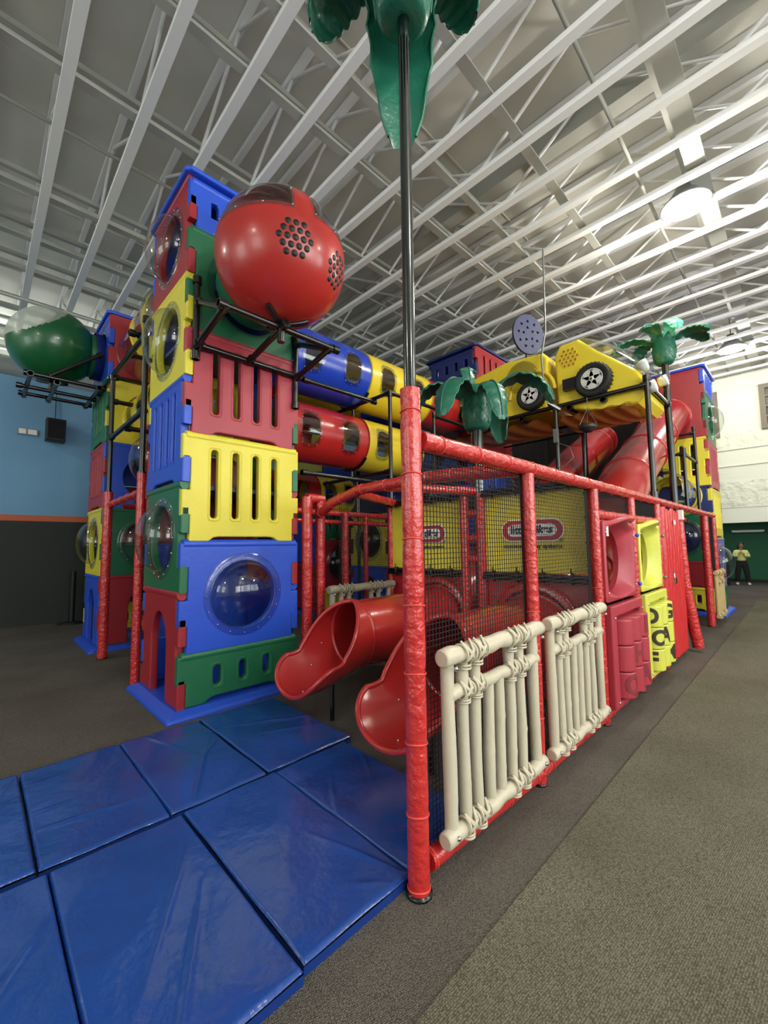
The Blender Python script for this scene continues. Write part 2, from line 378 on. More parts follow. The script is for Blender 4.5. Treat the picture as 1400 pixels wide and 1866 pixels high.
lamp(12.5, .95, 'small bright high bay lamp above the mint-topped palm, farther along the aisle')
for x, y in ((1.6, -2.4), (6.6, -4.6), (-3.4, 8.2), (0.4, -5.5), (-5.2, 1.0)):
    l = bpy.data.lights.new('lamp_light', 'POINT'); l.energy = LAMP_W * (1.35 if y < 0 else .7); l.shadow_soft_size = .2; l.color = (1, .96, .88)
    lo = bpy.data.objects.new('lamp_light', l); C.collection.objects.link(lo); lo.location = (x, y, 5.75)
l = bpy.data.lights.new('recess_light', 'AREA'); l.energy = 45; l.size = 3; lo = bpy.data.objects.new('recess_light', l); C.collection.objects.link(lo); lo.location = (17.5, 1.5, 2.25)

# ================================================================ floor mats
def fold_mat(x0, x1, y0, y1, folds, label, seed):
    rn = random.Random(seed); t = thing('folding_floor_mat', label, 'mat', ((x0 + x1) / 2, (y0 + y1) / 2, 0), 0, 'blue folding floor mats')
    xs = [x0] + sorted(folds) + [x1]; H_ = .052
    for a, c in zip(xs[:-1], xs[1:]):
        cx, cy = (x0 + x1) / 2, (y0 + y1) / 2; A, B_ = a + .0015, c - .0015; n = 110; ny = 110
        ph = [rn.uniform(0, 6) for _ in range(6)]
        def top(uu, vv, A=A, B_=B_, ph=ph):
            x = A + (B_ - A) * uu; y = y0 + (y1 - y0) * vv
            e = min(uu, 1 - uu) * (B_ - A); e2 = min(vv, 1 - vv) * (y1 - y0); ed = min(e, e2); gi = min(uu * (B_ - A) if A > x0 + .01 else 9, (1 - uu) * (B_ - A) if B_ < x1 - .01 else 9)
            ei = (uu * (B_ - A) if A > x0 + .01 else 9, (1 - uu) * (B_ - A) if B_ < x1 - .01 else 9); z = H_ - .012 * max(0, 1 - min(e2, e if min(ei) > 1 else e) / .010) ** 2
            z += -.010 * max(0, 1 - gi / .009) ** 2 + .002 * math.sin(7 * x + 9 * y + ph[0]) + .0018 * math.sin(15 * x - 11 * y + ph[1])
            fade = min(1, ed / .08)
            for q in range(3):
                an = ph[q] + q; dd = ((x - A - .28 - .12 * math.sin(ph[q + 2])) * math.cos(an) + (y - y0 - .3 - .25 * q) * math.sin(an)) ; z += .0075 * fade * math.exp(-(dd / .016) ** 2) * max(0, math.sin(3.1 * (x * math.sin(an) - y * math.cos(an)) + ph[q]))
            return (x - cx, y - cy, z)
        b = MB(); b.use('mat').grid(top, n, ny)
        b.use('matside')
        def side(p0, p1):
            def fn(uu, vv):
                x = p0[0] + (p1[0] - p0[0]) * uu; y = p0[1] + (p1[1] - p0[1]) * uu
                return (x - cx, y - cy, .0 + (H_ - .018) * vv)
            b.grid(fn, 20, 2)
        side((A, y0), (B_, y0)); side((B_, y0), (B_, y1)); side((B_, y1), (A, y1)); side((A, y1), (A, y0))
        b.build('mat_panel', None, t)
    return t
fold_mat(.885, 2.02, 1.33, 2.515, [1.452], 'blue folding mat beside the tall padded corner post', 1)
fold_mat(-1.4, .872, 1.31, 2.5, [.3, -.27, -.84], 'blue folding mat nearest the camera, its end split from the mat at the corner post', 2)
fold_mat(1.42, 2.12, 2.55, 3.72, [], 'short blue mat between the front tower base and the curled slide end', 3)
fold_mat(.27, 1.405, 2.54, 3.70, [.83], 'blue folding mat in the second row, touching the front tower base', 4)
fold_mat(-1.4, .262, 2.55, 3.69, [-.3, -.87], 'blue folding mat of the second row running out at the edge by the black wall', 5)

# ================================================================ moulded play panels
def sq(s_, w, h, tabs, arch=None, inset=.075, bot=True):
    """outline of an interlocking panel; tabs = list of (z0,z1) fractions where the panel reaches its full width"""
    def edge():
        pts = []; z = 0; cur = None; ev = sorted({0, 1, *[t for q in tabs for t in q]})
        for a, c in zip(ev[:-1], ev[1:]):
            full = any(t0 - 1e-6 <= a and c <= t1 + 1e-6 for t0, t1 in tabs); x = 0 if full else inset
            pts += [(x, a * h), (x, c * h)]
        return pts
    e = edge(); out = []
    for p in e:
        if not out or (abs(out[-1][0] - p[0]) > 1e-6 or abs(out[-1][1] - p[1]) > 1e-6): out.append(p)
    left = out; right = [(w - x, z) for x, z in reversed(left)]
    poly = left + right
    if arch:                       # opening cut up from the bottom edge
        poly = poly + list(reversed(arch))
    res = []
    for p in poly:
        if not res or (abs(res[-1][0] - p[0]) > 1e-6 or abs(res[-1][1] - p[1]) > 1e-6): res.append(p)
    return [(x, z) for x, z in res]
TA = [(.24, .48), (.77, 1)]; TB = [(0, .24), (.54, .77)]
PC = {}
def panel_mesh(kind, w, h, key, ty):
    k = (kind, round(w, 3), round(h, 3), key, ty)
    if k in PC: return PC[k]
    tabs = TA if ty == 'A' else TB
    if h < .7: tabs = [(.45, 1)] if ty == 'A' else [(0, .45)]
    g = .045; foot = [(.2 * w, 0), (.24 * w, g * .8), (.28 * w, g), (.72 * w, g), (.76 * w, g * .8), (.8 * w, 0)]
    cx = w / 2; arch = foot; holes = []; bev = .014
    if kind == 'slots':
        for i in range(4): holes.append(stad(w * (.24 + .173 * i), h * .55, .034, h * .33))
    elif kind == 'bubble': arch = None; holes.append(ell(cx, h * .5, .335, .335, 48))
    elif kind == 'hole': arch = None; holes.append(ell(cx, h * .5, .36, .36, 48))
    elif kind == 'half': 
        for i in range(3): holes.append(stad(w * (.29 + .205 * i), h * .52, .036, h * .2))
    elif kind == 'halfsq':
        for i in range(4): holes.append([(w * (.2 + .2 * i) - .035, h * .38), (w * (.2 + .2 * i) + .035, h * .38), (w * (.2 + .2 * i) + .035, h * .66), (w * (.2 + .2 * i) + .02, h * .72), (w * (.2 + .2 * i) - .035, h * .7)])
    elif kind == 'arch':
        arch = [(cx - .23, 0)] + [(cx - .23 * math.cos(a), h * .5 + h * .3 * math.sin(a)) for a in [PI * i / 16 for i in range(17)]] + [(cx + .23, 0)]
    me = curve_mesh([sq(0, w, h, tabs, arch)] + holes, .075, bev, key, 'play_panel', 3)
    # raised rounded lips round the openings and a moulded shoulder along the top edge
    mb = MB(); mb.use(key)
    me2 = me
    if kind in ('slots', 'half'):
        for hpts in holes:
            c = (sum(p[0] for p in hpts) / len(hpts), sum(p[1] for p in hpts) / len(hpts))
            ring = [(c[0] + (x - c[0]) * 1.0 + (.022 if x > c[0] else -.022), -.036, c[1] + (z - c[1]) * 1.0 + (.022 if z > c[1] else -.022)) for x, z in hpts]
            mb.tube(ring, .0075, 6, closed=True)
    mb.tube([(.03, -.002, h - .012), (w - .03, -.002, h - .012)], .046, 10)
    if mb.v:
        bm = bmesh.new(); bm.from_mesh(me); tmp = mb.mesh('tmp'); bm.from_mesh(tmp); bm.to_mesh(me); bm.free(); bpy.data.meshes.remove(tmp)
    PC[k] = me; return me
_bub = {}
def bubble_parts(parent, w, h, rr=.335, bulge=.22, smoke=False):
    k = (round(rr, 3), bulge, smoke)
    if k not in _bub:
        b = MB(); b.use('clearsmoke' if smoke else 'clear'); n = 14
        b.lathe([(max(.0005, rr * math.sin(PI / 2 * i / n)), bulge * math.cos(PI / 2 * i / n)) for i in range(n + 1)], 40)
        b.use('clearrim').lathe([(rr, -.003), (rr + .075, -.003), (rr + .078, -.008)], 40)
        b.use('clearrim').lathe([(rr - .004, .004), (rr + .006, .008), (rr + .012, .0)], 40)
        b.use('chrome')
        for i in range(16):
            a = 2 * PI * i / 16; b.ball(((rr + .045) * math.cos(a), (rr + .045) * math.sin(a), .004), .0085, 8)
        _bub[k] = b.mesh('bubble_window')
    M = TR((w / 2, -.042, h * .5)) @ RX(PI / 2)
    return link(_bub[k], 'bubble_window', parent, M)
SIDE = {'F': 0, 'L': -PI / 2, 'B': PI, 'R': PI / 2}
KN = {'slots': 'slotted_panel', 'bubble': 'bubble_panel', 'hole': 'porthole_panel', 'half': 'half_panel', 'halfsq': 'castellated_panel', 'arch': 'arch_panel', 'plain': 'blank_panel'}
CN = {'blue': 'blue', 'yellow': 'yellow', 'red': 'red', 'green': 'green', 'navy': 'dark blue', 'rose': 'rose red', 'violet': 'faded violet blue'}
def tower(x0, y0, w, d, sides, label, base='blue', roof=5.15, roofkey='blue', zoff=0, plinth=.11):
    t = thing('play_tower', label, 'play tower', (x0 + w / 2, y0 + d / 2, 0), 0, 'stacked panel towers')
    hw, hd = w / 2, d / 2
    for s_, lst in sides.items():
        ww = w if s_ in 'FB' else d; off = hd if s_ in 'FB' else hw; ty = 'A' if s_ in 'FB' else 'B'
        for (kind, key, z0, h) in lst:
            me = panel_mesh(kind, ww, h - .012, key, ty)
            M = RZ(SIDE[s_]) @ TR((-ww / 2, -off + .0375, z0))
            p = link(me, KN[kind], t, M); p['label'] = f"{CN.get(key, key)} {KN[kind].replace('_', ' ')}"
            if kind == 'bubble': bubble_parts(p, ww, h - .012)
    b = MB(); e = plinth; top = .07
    if base:
        rows = [(e, 0), (e, .03), (e - .03, .045), (.02, top), (-.03, top)]
        vs = []; n = len(rows)
        for (q, z) in rows:
            vs += [(-hw - q, -hd - q, z), (hw + q, -hd - q, z), (hw + q, hd + q, z), (-hw - q, hd + q, z)]
        fs = []
        for i in range(n - 1):
            for k in range(4): fs.append((i * 4 + k, i * 4 + (k + 1) % 4, (i + 1) * 4 + (k + 1) % 4, (i + 1) * 4 + k))
        fs.append(tuple((n - 1) * 4 + k for k in range(4))); b.add(vs, fs, False)
        q = b.build('base_plinth', base, t); md = q.modifiers.new('bevel', 'BEVEL'); md.width = .018; md.segments = 2; md.limit_method = 'ANGLE'
    if roof:
        me = curve_mesh([[(-hw - .05, -hd - .0), (-hw - .05 + .05, -hd - .05), (hw, -hd - .05), (hw + .05, -hd), (hw + .05, hd), (hw, hd + .05), (-hw, hd + .05), (-hw - .05, hd)]], .05, .018, roofkey, 'roof_cap')
        me.transform(RX(-PI / 2)); link(me, 'roof_cap', t, TR((0, 0, roof + .03)))
    for zz in (2.08, 3.62, 4.1):
        if roof and zz < roof:
            b = MB(); b.box((-hw + .08, -hd + .08, -.02), (hw - .08, hd - .08, .02)); b.build('deck', 'navy', t, TR((0, 0, zz)))
    return t
U1 = 1.022
FULLF = lambda ks: [(ks[i][0], ks[i][1], .535 + U1 * i, U1) for i in range(4)]
FULLL = lambda ks: [(ks[i][0], ks[i][1], .07 + U1 * i, U1) for i in range(5)]
def fside(bot, ks, top): return [('half' if bot else 'plain', bot or 'blue', .07, .465)] + FULLF(ks) + [(top[0], top[1], .535 + 4 * U1, .5)]
TA_ = tower(1.32, 3.98, 1.24, 1.13, {
    'F': fside('green', [('bubble', 'blue'), ('slots', 'yellow'), ('slots', 'rose'), ('hole', 'green')], ('halfsq', 'blue')),
    'L': FULLL([('arch', 'red'), ('bubble', 'green'), ('slots', 'blue'), ('bubble', 'yellow'), ('bubble', 'red')]),
    'R': [('plain', 'blue', .07, U1), ('hole', 'red', .07 + U1, U1), ('hole', 'green', .07 + 2 * U1, U1), ('hole', 'blue', .07 + 3 * U1, U1), ('plain', 'red', .07 + 4 * U1, U1)],
    'B': [('plain', 'blue', .07, .465)] + FULLF([('plain', 'blue'), ('plain', 'red'), ('slots', 'yellow'), ('plain', 'blue')]) + [('halfsq', 'blue', .535 + 4 * U1, .5)]},
    'tall front play tower with the blue bubble panel and red ball pod')
TB_ = tower(1.32, 7.38, 1.24, 1.13, {
    'F': [('arch', 'red', .07, U1), ('bubble', 'green', .07 + U1, U1), ('hole', 'blue', .07 + 2 * U1, U1), ('hole', 'yellow', .07 + 3 * U1, U1), ('plain', 'red', .07 + 4 * U1, U1)],
    'L': FULLL([('arch', 'blue'), ('bubble', 'yellow'), ('slots', 'red'), ('slots', 'green'), ('hole', 'blue')]),
    'R': FULLL([('plain', 'red'), ('plain', 'blue'), ('plain', 'red'), ('plain', 'yellow'), ('plain', 'red')]),
    'B': fside('yellow', [('plain', 'green'), ('plain', 'red'), ('plain', 'blue'), ('plain', 'green')], ('halfsq', 'blue'))},
    'play tower with the green ball pod, between the front tower and the blue wall')
TC_ = tower(6.4, 4.05, 1.24, 1.13, {
    'L': fside('green', [('plain', 'blue'), ('hole', 'blue'), ('plain', 'red'), ('hole', 'green')], ('halfsq', 'navy')),
    'F': FULLL([('plain', 'blue'), ('plain', 'yellow'), ('slots', 'blue'), ('plain', 'red'), ('slots', 'red')]),
    'R': fside('green', [('plain', 'blue'), ('plain', 'yellow'), ('plain', 'red'), ('plain', 'green')], ('halfsq', 'navy'))},
    'middle play tower with a dark blue crown, behind the small palm and the yellow car', roofkey='navy')
TD_ = tower(10.68, 1.3, 1.24, 1.13, {
    'F': fside('green', [('bubble', 'violet'), ('slots', 'yellow'), ('slots', 'rose'), ('bubble', 'green')], ('slots', 'blue')),
    'L': [('half', 'yellow', .07, .465), ('plain', 'red', .535, .55), ('bubble', 'green', 1.085, U1), ('plain', 'navy', 2.1, .55), ('slots', 'yellow', 2.65, U1), ('plain', 'red', 3.67, 1.48)],
    'R': FULLL([('plain', 'red'), ('plain', 'blue'), ('plain', 'red'), ('plain', 'yellow'), ('plain', 'red')])},
    'far play tower at the end of the aisle with a faded violet bubble panel')
TE_ = tower(5.3, 7.4, 1.2, 1.1, {
    'F': [('half', 'yellow', .07, .5), ('bubble', 'rose', .6, U1), ('slots', 'green', 1.62, U1), ('plain', 'blue', 2.64, U1)],
    'L': FULLL([('plain', 'red'), ('plain', 'blue'), ('plain', 'green'), ('plain', 'yellow'), ('plain', 'red')])[:4]},
    'distant play tower with green slotted panel over a rose bubble panel, seen under the tubes', roof=None)
TF_ = tower(5.6, 5.6, 1.2, 1.1, {
    'L': [('arch', 'blue', .07, U1), ('bubble', 'yellow', .07 + U1, U1), ('plain', 'navy', .07 + 2 * U1, U1)],
    'F': [('slots', 'red', .07, U1), ('plain', 'navy', .07 + U1, U1), ('plain', 'navy', .07 + 2 * U1, U1)]},
    'low shaded play tower with a yellow bubble panel, behind the red posts', roof=None)

def bolts(parent, pts, rad=.011, key='chrome', M=None, name='bolt'):
    me = None
    for p in pts:
        if me is None: b = MB(); b.use(key).ball((0, 0, 0), rad, 10); me = b.mesh(name)
        o = link(me, name, parent, (M @ TR(p)) if M else TR(p))
# ================================================================ ball pods
def hexholes(b, c, nrm, rad, cr, key, spacing, rows=(3, 4, 5, 4, 3)):
    """honeycomb of dark portholes lying on a sphere of centre c, radius rad, about direction nrm"""
    nrm = Vector(nrm).normalized(); up = Vector((0, 0, 1)); ux = up.cross(nrm).normalized(); uz = nrm.cross(ux)
    b.use(key)
    for j, n in enumerate(rows):
        for i in range(n):
            u_, v_ = (i - (n - 1) / 2) * spacing, (2 - j) * spacing * .87
            d = (nrm + ux * (u_ / rad) + uz * (v_ / rad)).normalized(); p = Vector(c) + d * (rad + .0005)
            M = TR(p) @ d.to_track_quat('Z', 'Y').to_matrix().to_4x4(); b.lathe([(.0005, .0015), (cr, .0015), (cr * 1.12, -.004)], 14, M)
# red ball in front of the front tower
t = thing('ball_pod', 'big red ball pod with clear roof windows and honeycomb holes on the front tower', 'ball pod', (1.93, 3.30, 4.17))
rr = .59
def sph(uu, vv):
    a = 2 * PI * uu; e = PI * vv - PI / 2; return (rr * math.cos(e) * math.cos(a), rr * math.cos(e) * math.sin(a), rr * math.sin(e))
def inwin(uu, vv, g=0):
    e = (vv - .5) * 180; a = (uu * 360 + 12) % 90
    return 9 - g < e < 58 + g and 7 - g * 1.3 < a < 83 + g * 1.3
b = MB(); b.grid(sph, 180, 90, lambda a, c: not inwin(a, c, -3), wrapu=True); b.build('shell', 'ball_red', t)
b = MB(); s2 = lambda a, c: tuple(1.006 * q for q in sph(a, c)); b.grid(s2, 180, 90, lambda a, c: inwin(a, c), wrapu=True); q = b.build('roof_window', 'clear', t)
b = MB(); b.use('clearrim').grid(lambda a, c: tuple(1.009 * q for q in sph(a, c)), 180, 90, lambda a, c: inwin(a, c) and not inwin(a, c, -4), wrapu=True)
b.use('chrome')
for k in range(4):
    for ea, ee in ((10, 11), (33, 10), (57, 10), (80, 11), (10, 34), (80, 34), (10, 56), (80, 56)):
        a = math.radians(k * 90 - 12 + ea); e = math.radians(ee); b.ball((1.012 * rr * math.cos(e) * math.cos(a), 1.012 * rr * math.cos(e) * math.sin(a), 1.012 * rr * math.sin(e)), .008, 8)
b.build('window_flange', None, q)
for dd in ((-.33, -.95, -.27), (.49, -.81, -.32)):
    b = MB(); hexholes(b, (0, 0, 0), dd, rr, .025, 'dark', .068); b.build('air_vent_pattern', None, t)
b = MB(); b.lathe([(.36, 0), (.36, .22)], 32, TR((0, .42, -.03)) @ RX(-PI / 2)); b.build('neck', 'green', t)
b = MB(); b.use('clearrim').lathe([(.36, 0), (.44, 0), (.44, .01)], 32, TR((0, .65, -.03)) @ RX(PI / 2)); b.build('neck_flange', None, t)
b = MB()
for a in (PI * .5, PI * 1.17, PI * 1.83):
    pts = [(.0, 0, -.70), (0, 0, -.62)] + [((rr + .012) * math.sin(e) * math.cos(a), (rr + .012) * math.sin(e) * math.sin(a), -(rr + .012) * math.cos(e)) for e in [math.radians(q) for q in (3, 10, 18, 24)]]
    b.tube(pts, [.03, .03, .028, .026, .026, .024], 10)
b.tube([(0, 0, -.78), (0, 0, -.58)], .035, 12); b.build('bracket', 'black', t)
# green pod on the left tower
t = thing('ball_pod', 'big green bowl pod with a pale clear dome on the tower by the blue wall', 'ball pod', (.70, 7.94, 4.62))
rg = .56; RG = RY(math.radians(0))
def sg(uu, vv):
    a = 2 * PI * uu; e = PI * vv - PI / 2; rrx = rg * (1.0 - .0 * abs(math.sin(e))); return (rrx * math.cos(e) * math.cos(a), rrx * math.cos(e) * math.sin(a), rg * math.sin(e))
def gdome(a, c):
    x, y, z = sg(a, c); d = (-.70 * x - .30 * y + .62 * z) / rg; return d > .60 + .10 * math.sin(4 * PI * a + .8)
b = MB(); b.grid(sg, 160, 80, lambda a, c: not gdome(a, c), wrapu=True); b.build('shell', 'ball_green', t)
b = MB(); b.grid(lambda a, c: tuple(1.006 * q for q in sg(a, c)), 160, 80, gdome, wrapu=True); b.build('clear_dome', 'pale', t)
b = MB(); b.lathe([(.34, 0), (.34, .2)], 32, TR((.42, 0, 0)) @ RY(PI / 2)); b.use('green'); b.build('neck', 'ball_green', t)
b = MB(); b.lathe([(.37, 0), (.37, .12), (.34, .13)], 32, TR((.5, 0, 0)) @ RY(PI / 2)); b.build('collar', 'navy', t)
b = MB(); b.tube([(0, 0, -.72), (0, 0, -.55)], .035, 12)
for a in (0.3, 2.4, 4.4): b.tube([((rg + .012) * math.sin(e) * math.cos(a), (rg + .012) * math.sin(e) * math.sin(a), -(rg + .012) * math.cos(e)) for e in [math.radians(q) for q in (1, 8, 16, 22)]], .024, 8)
b.build('bracket', 'black', t)

# ================================================================ black pipe frames
def frame(label, segs, name='pipe_frame', rad=.026, joints=(), group='black pipe frames', key='black'):
    """segs: list of (part name, [points])"""
    allp = [p for _, ps in segs for p in ps]; bx = sum(p[0] for p in allp) / len(allp); by = sum(p[1] for p in allp) / len(allp)
    t = thing(name, label, 'frame', (bx, by, 0), 0, group)
    for nm, ps in segs:
        b = MB(); b.tube([(p[0] - bx, p[1] - by, p[2]) for p in ps], rad, 12)
        for p in (ps[0], ps[-1]):
            d = Vector(ps[-1]) - Vector(ps[0]); d.normalize(); e = -1 if p is ps[-1] else 1
            q = Vector(p) - Vector((bx, by, 0)); b.tube([q, q + d * e * .07], rad * 1.4, 12)
        b.build(nm, key, t)
    return t
frame('black cantilever pipe frame under the big red ball pod', [
    ('post', [(1.40, 3.95, 3.28), (1.40, 3.95, 4.1)]), ('post', [(2.50, 3.95, 3.05), (2.50, 3.95, 3.9)]),
    ('rail', [(1.40, 3.93, 3.42), (2.56, 3.93, 3.42)]), ('rail', [(1.40, 3.93, 3.40), (1.40, 3.28, 3.53)]), ('rail', [(2.50, 3.93, 3.40), (2.50, 3.28, 3.53)]),
    ('rail', [(1.34, 3.30, 3.53), (2.60, 3.30, 3.53)]), ('rail', [(1.93, 3.93, 3.42), (1.93, 3.2, 3.54)]),
    ('brace', [(1.40, 3.93, 3.85), (1.40, 3.36, 3.54)]), ('brace', [(2.50, 3.93, 3.8), (2.50, 3.36, 3.54)])], rad=.03)
frame('black cantilever pipe frame under the green ball pod', [
    ('rail', [(1.3, 7.42, 3.95), (.35, 7.42, 3.95)]), ('rail', [(1.3, 8.45, 3.95), (.35, 8.45, 3.95)]), ('rail', [(.42, 7.35, 3.93), (.42, 8.52, 3.93)]),
    ('rail', [(1.22, 7.35, 3.93), (1.22, 8.52, 3.93)]), ('rail', [(1.28, 7.94, 3.91), (.3, 7.94, 3.91)]), ('brace', [(1.25, 7.45, 4.5), (.6, 7.45, 3.95)]), ('rail', [(.72, 7.42, 3.9), (.72, 8.45, 3.9)])], rad=.03)
frame('tall black pipe frame between the two left towers', [
    ('post', [(1.3, 6.88, 2.25), (1.3, 6.88, 4.0)]), ('post', [(1.3, 5.24, 2.3), (1.3, 5.24, 4.2)]),
    ('rail', [(1.3, 5.2, 4.0), (1.3, 7.9, 4.0)]), ('rail', [(1.3, 5.24, 3.08), (1.3, 6.88, 3.08)]), ('rail', [(1.3, 6.1, 4.05), (2.3, 6.1, 4.05)]),
    ('rail', [(1.3, 6.1, 3.06), (2.3, 6.1, 3.06)]), ('rail', [(1.3, 6.88, 3.98), (2.4, 6.88, 3.98)]), ('rail', [(1.3, 6.88, 3.62), (2.4, 6.88, 3.62)]), ('clamp', [(1.2, 5.6, 4.12), (1.36, 5.6, 4.12)])], rad=.032)
frame('black pipe frame carrying the yellow car body', [
    ('rail', [(6.0, 1.3, 3.5), (6.0, 4.6, 3.5)]), ('rail', [(7.15, 1.3, 3.5), (7.15, 4.6, 3.5)]), ('rail', [(6.0, 1.3, 3.5), (7.15, 1.3, 3.5)]),
    ('crossbar', [(5.98, 1.82, 3.44), (7.15, 1.82, 3.44)]), ('crossbar', [(5.98, 2.27, 3.44), (7.15, 2.27, 3.44)]), ('crossbar', [(5.98, 3.0, 3.44), (7.15, 3.0, 3.44)]), ('crossbar', [(5.98, 3.6, 3.44), (7.15, 3.6, 3.44)]),
    ('post', [(6.0, 1.3, 2.05), (6.0, 1.3, 3.62)]), ('post', [(6.0, 2.47, .0), (6.0, 2.47, 3.5)]), ('post', [(7.15, 2.5, 0), (7.15, 2.5, 3.5)]), ('post', [(6.0, 4.6, 0), (6.0, 4.6, 3.5)])], rad=.032)
frame('black pipe frame beside the crawl tubes, behind the tall padded corner post', [
    ('post', [(3.75, 3.68, 2.0), (3.75, 3.68, 3.5)]), ('rail', [(3.75, 3.68, 3.48), (3.75, 5.2, 3.48)]), ('rail', [(3.75, 3.68, 3.48), (4.87, 3.68, 3.48)]), ('rail', [(2.6, 3.95, 3.42), (3.75, 3.95, 3.42)]),
    ('post', [(4.87, 3.85, 0), (4.87, 3.85, 3.5)]), ('rail', [(4.87, 3.85, 3.45), (6.2, 3.85, 3.45)]), ('rail', [(2.6, 3.97, 2.34), (4.9, 3.97, 2.34)]), ('rail', [(3.75, 3.7, 2.45), (3.75, 5.1, 2.45)]), ('post', [(4.4, 5.1, 1.95), (4.4, 5.1, 2.9)]), ('post', [(3.1, 5.1, 2.0), (3.1, 5.1, 2.7)])])
frame('black pipe stand under the shaded crawl tube behind the blue one', [('post', [(3.5, 5.75, 0), (3.5, 5.75, 3.44)]), ('post', [(5.0, 5.75, 0), (5.0, 5.75, 3.44)]), ('rail', [(3.5, 5.75, 3.42), (5.0, 5.75, 3.42)])])
frame('black pipe frame behind the far end of the aisle rail', [
    ('post', [(8.3, 1.34, 2.0), (8.3, 1.34, 3.05)]), ('post', [(9.4, 1.34, 2.0), (9.4, 1.34, 3.62)]), ('rail', [(8.3, 1.34, 2.95), (8.3, 2.4, 2.95)]), ('rail', [(9.4, 1.34, 3.5), (9.4, 2.4, 3.5)]), ('rail', [(8.3, 1.34, 2.95), (9.4, 1.34, 2.95)]), ('post', [(8.3, 2.4, 0), (8.3, 2.4, 3.05)])])

# ================================================================ padded red frame
def pad_tube(b, pts, rad=.05, tie=.33, rn=None):
    """foam sleeve: sags in at every band"""
    pts = [Vector(p) for p in pts]; rn = rn or rnd; path = []; rads = []; ties = []
    for a, c in zip(pts[:-1], pts[1:]):
        L_ = (c - a).length; n = max(6, int(L_ / .03)); k0 = rn.uniform(0, tie); 
        for i in range(n + 1):
            s_ = L_ * i / n; dd = abs(((s_ + k0) % tie) - tie / 2); e = math.exp(-(dd / .02) ** 2); path.append(a + (c - a) * i / n); rads.append(rad * (1 - .09 * e + .02 * math.sin(s_ * 19 + k0 * 9)))
        d = (c - a).normalized(); s_ = (tie / 2 - k0) % tie
        while s_ < L_:
            ties.append((a + d * s_, d)); s_ += tie
    b.use('foam').tube(path, rads, 20)
    for p, d in ties:
        Q = d.to_track_quat('Z', 'Y').to_matrix().to_4x4(); b.use('foam_tie').tube([TR(p) @ Q @ Vector((rad * .97 * math.cos(2 * PI * i / 20), rad * .97 * math.sin(2 * PI * i / 20), .004 * math.sin(2 * PI * i / 10))) for i in range(20)], .0045, 5, closed=True)
def padded(label, segs, loc, name='padded_pipework', group=None):
    t = thing(name, label, 'frame', (loc[0], loc[1], 0), 0, group)
    for nm, rad, ps in segs:
        b = MB(); pad_tube(b, [(p[0] - loc[0], p[1] - loc[1], p[2]) for p in ps], rad); b.build(nm, None, t)
        if nm == 'padded_post' and abs(ps[0][2]) < .05:
            b = MB(); p = ps[0]; b.lathe([(.001, 0), (rad * 1.1, 0), (rad * 1.1, .012), (.001, .012)], 24, TR((p[0] - loc[0], p[1] - loc[1], .0))); b.build('foot_plate', 'black', t)
    return t
YF = 1.275
padded('long red padded pipe frame facing the aisle, holding the bamboo and crawl panels', [
    ('padded_post', .043, [(2.59, YF, .015), (2.59, YF, 1.96)]), ('padded_post', .043, [(3.79, YF, .015), (3.79, YF, 1.96)]),
    ('padded_post', .046, [(4.86, YF, .015), (4.86, YF, 1.96)]), ('padded_post', .046, [(5.92, YF, .015), (5.92, YF, 1.96)]),
    ('padded_post', .06, [(9.32, YF, .015), (9.32, YF, 1.95)]), ('padded_post', .05, [(10.3, YF, .1), (10.3, YF, 1.95)]),
    ('padded_rail', .047, [(1.5, YF, 2.0), (6.0, YF, 2.0)]), ('padded_rail', .047, [(6.0, YF, 2.0), (10.35, YF, 2.0)]), ('padded_rail', .043, [(3.8, YF, 1.745), (5.92, YF, 1.745)]),
    ('padded_rail', .043, [(1.5, YF, .10), (2.59, YF, .07)]), ('padded_rail', .043, [(2.59, YF, .07), (3.79, YF, .07)]), ('padded_rail', .043, [(3.79, YF, .07), (5.92, YF, .07)]), ('padded_rail', .045, [(9.32, YF, .12), (10.3, YF, .12)]),
    ('padded_rail', .04, [(7.1, YF + .1, 1.9), (9.35, YF + .3, 1.9)]),
    ('padded_leg', .07, [(6.98, YF - .02, 1.9), (7.02, YF - .05, .9), (7.1, YF - .14, .06)])], (5.0, YF))
padded('red padded arch rail and posts around the mouths of the slides', [
    ('padded_rail', .052, [(2.6, YF + .04, 2.0), (2.7, 2.2, 2.07), (2.7, 3.1, 2.055), (2.72, 3.55, 1.97), (2.84, 3.97, 1.86)]),
    ('padded_rail', .045, [(2.7, 2.75, 2.05), (3.75, 2.45, 2.06)]), ('padded_rail', .045, [(2.75, 3.2, 2.03), (3.75, 3.62, 2.03)]),
    ('padded_post', .06, [(2.665, 3.96, .015), (2.665, 3.96, 2.06)]), ('padded_rail', .055, [(2.665, 3.97, 2.05), (2.9, 3.98, 2.05)]), ('padded_post', .058, [(2.86, 3.98, .015), (2.86, 3.98, 2.02)])], (2.7, 3.3))
padded('red padded double posts between the two yellow banners', [
    ('padded_post', .05, [(3.72, 2.56, .015), (3.72, 2.56, 2.03)]), ('padded_post', .05, [(3.74, 2.37, .015), (3.74, 2.37, 2.03)]), ('padded_rail', .04, [(3.73, 2.56, 1.82), (3.73, 2.37, 1.82)]), ('padded_rail', .04, [(3.73, 2.56, 1.56), (3.73, 2.37, 1.56)]), ('padded_rail', .04, [(3.73, 2.56, 1.35), (3.73, 2.37, 1.35)]), ('padded_post', .04, [(3.77, 3.72, .015), (3.77, 3.72, 2.0)])], (3.73, 2.7))
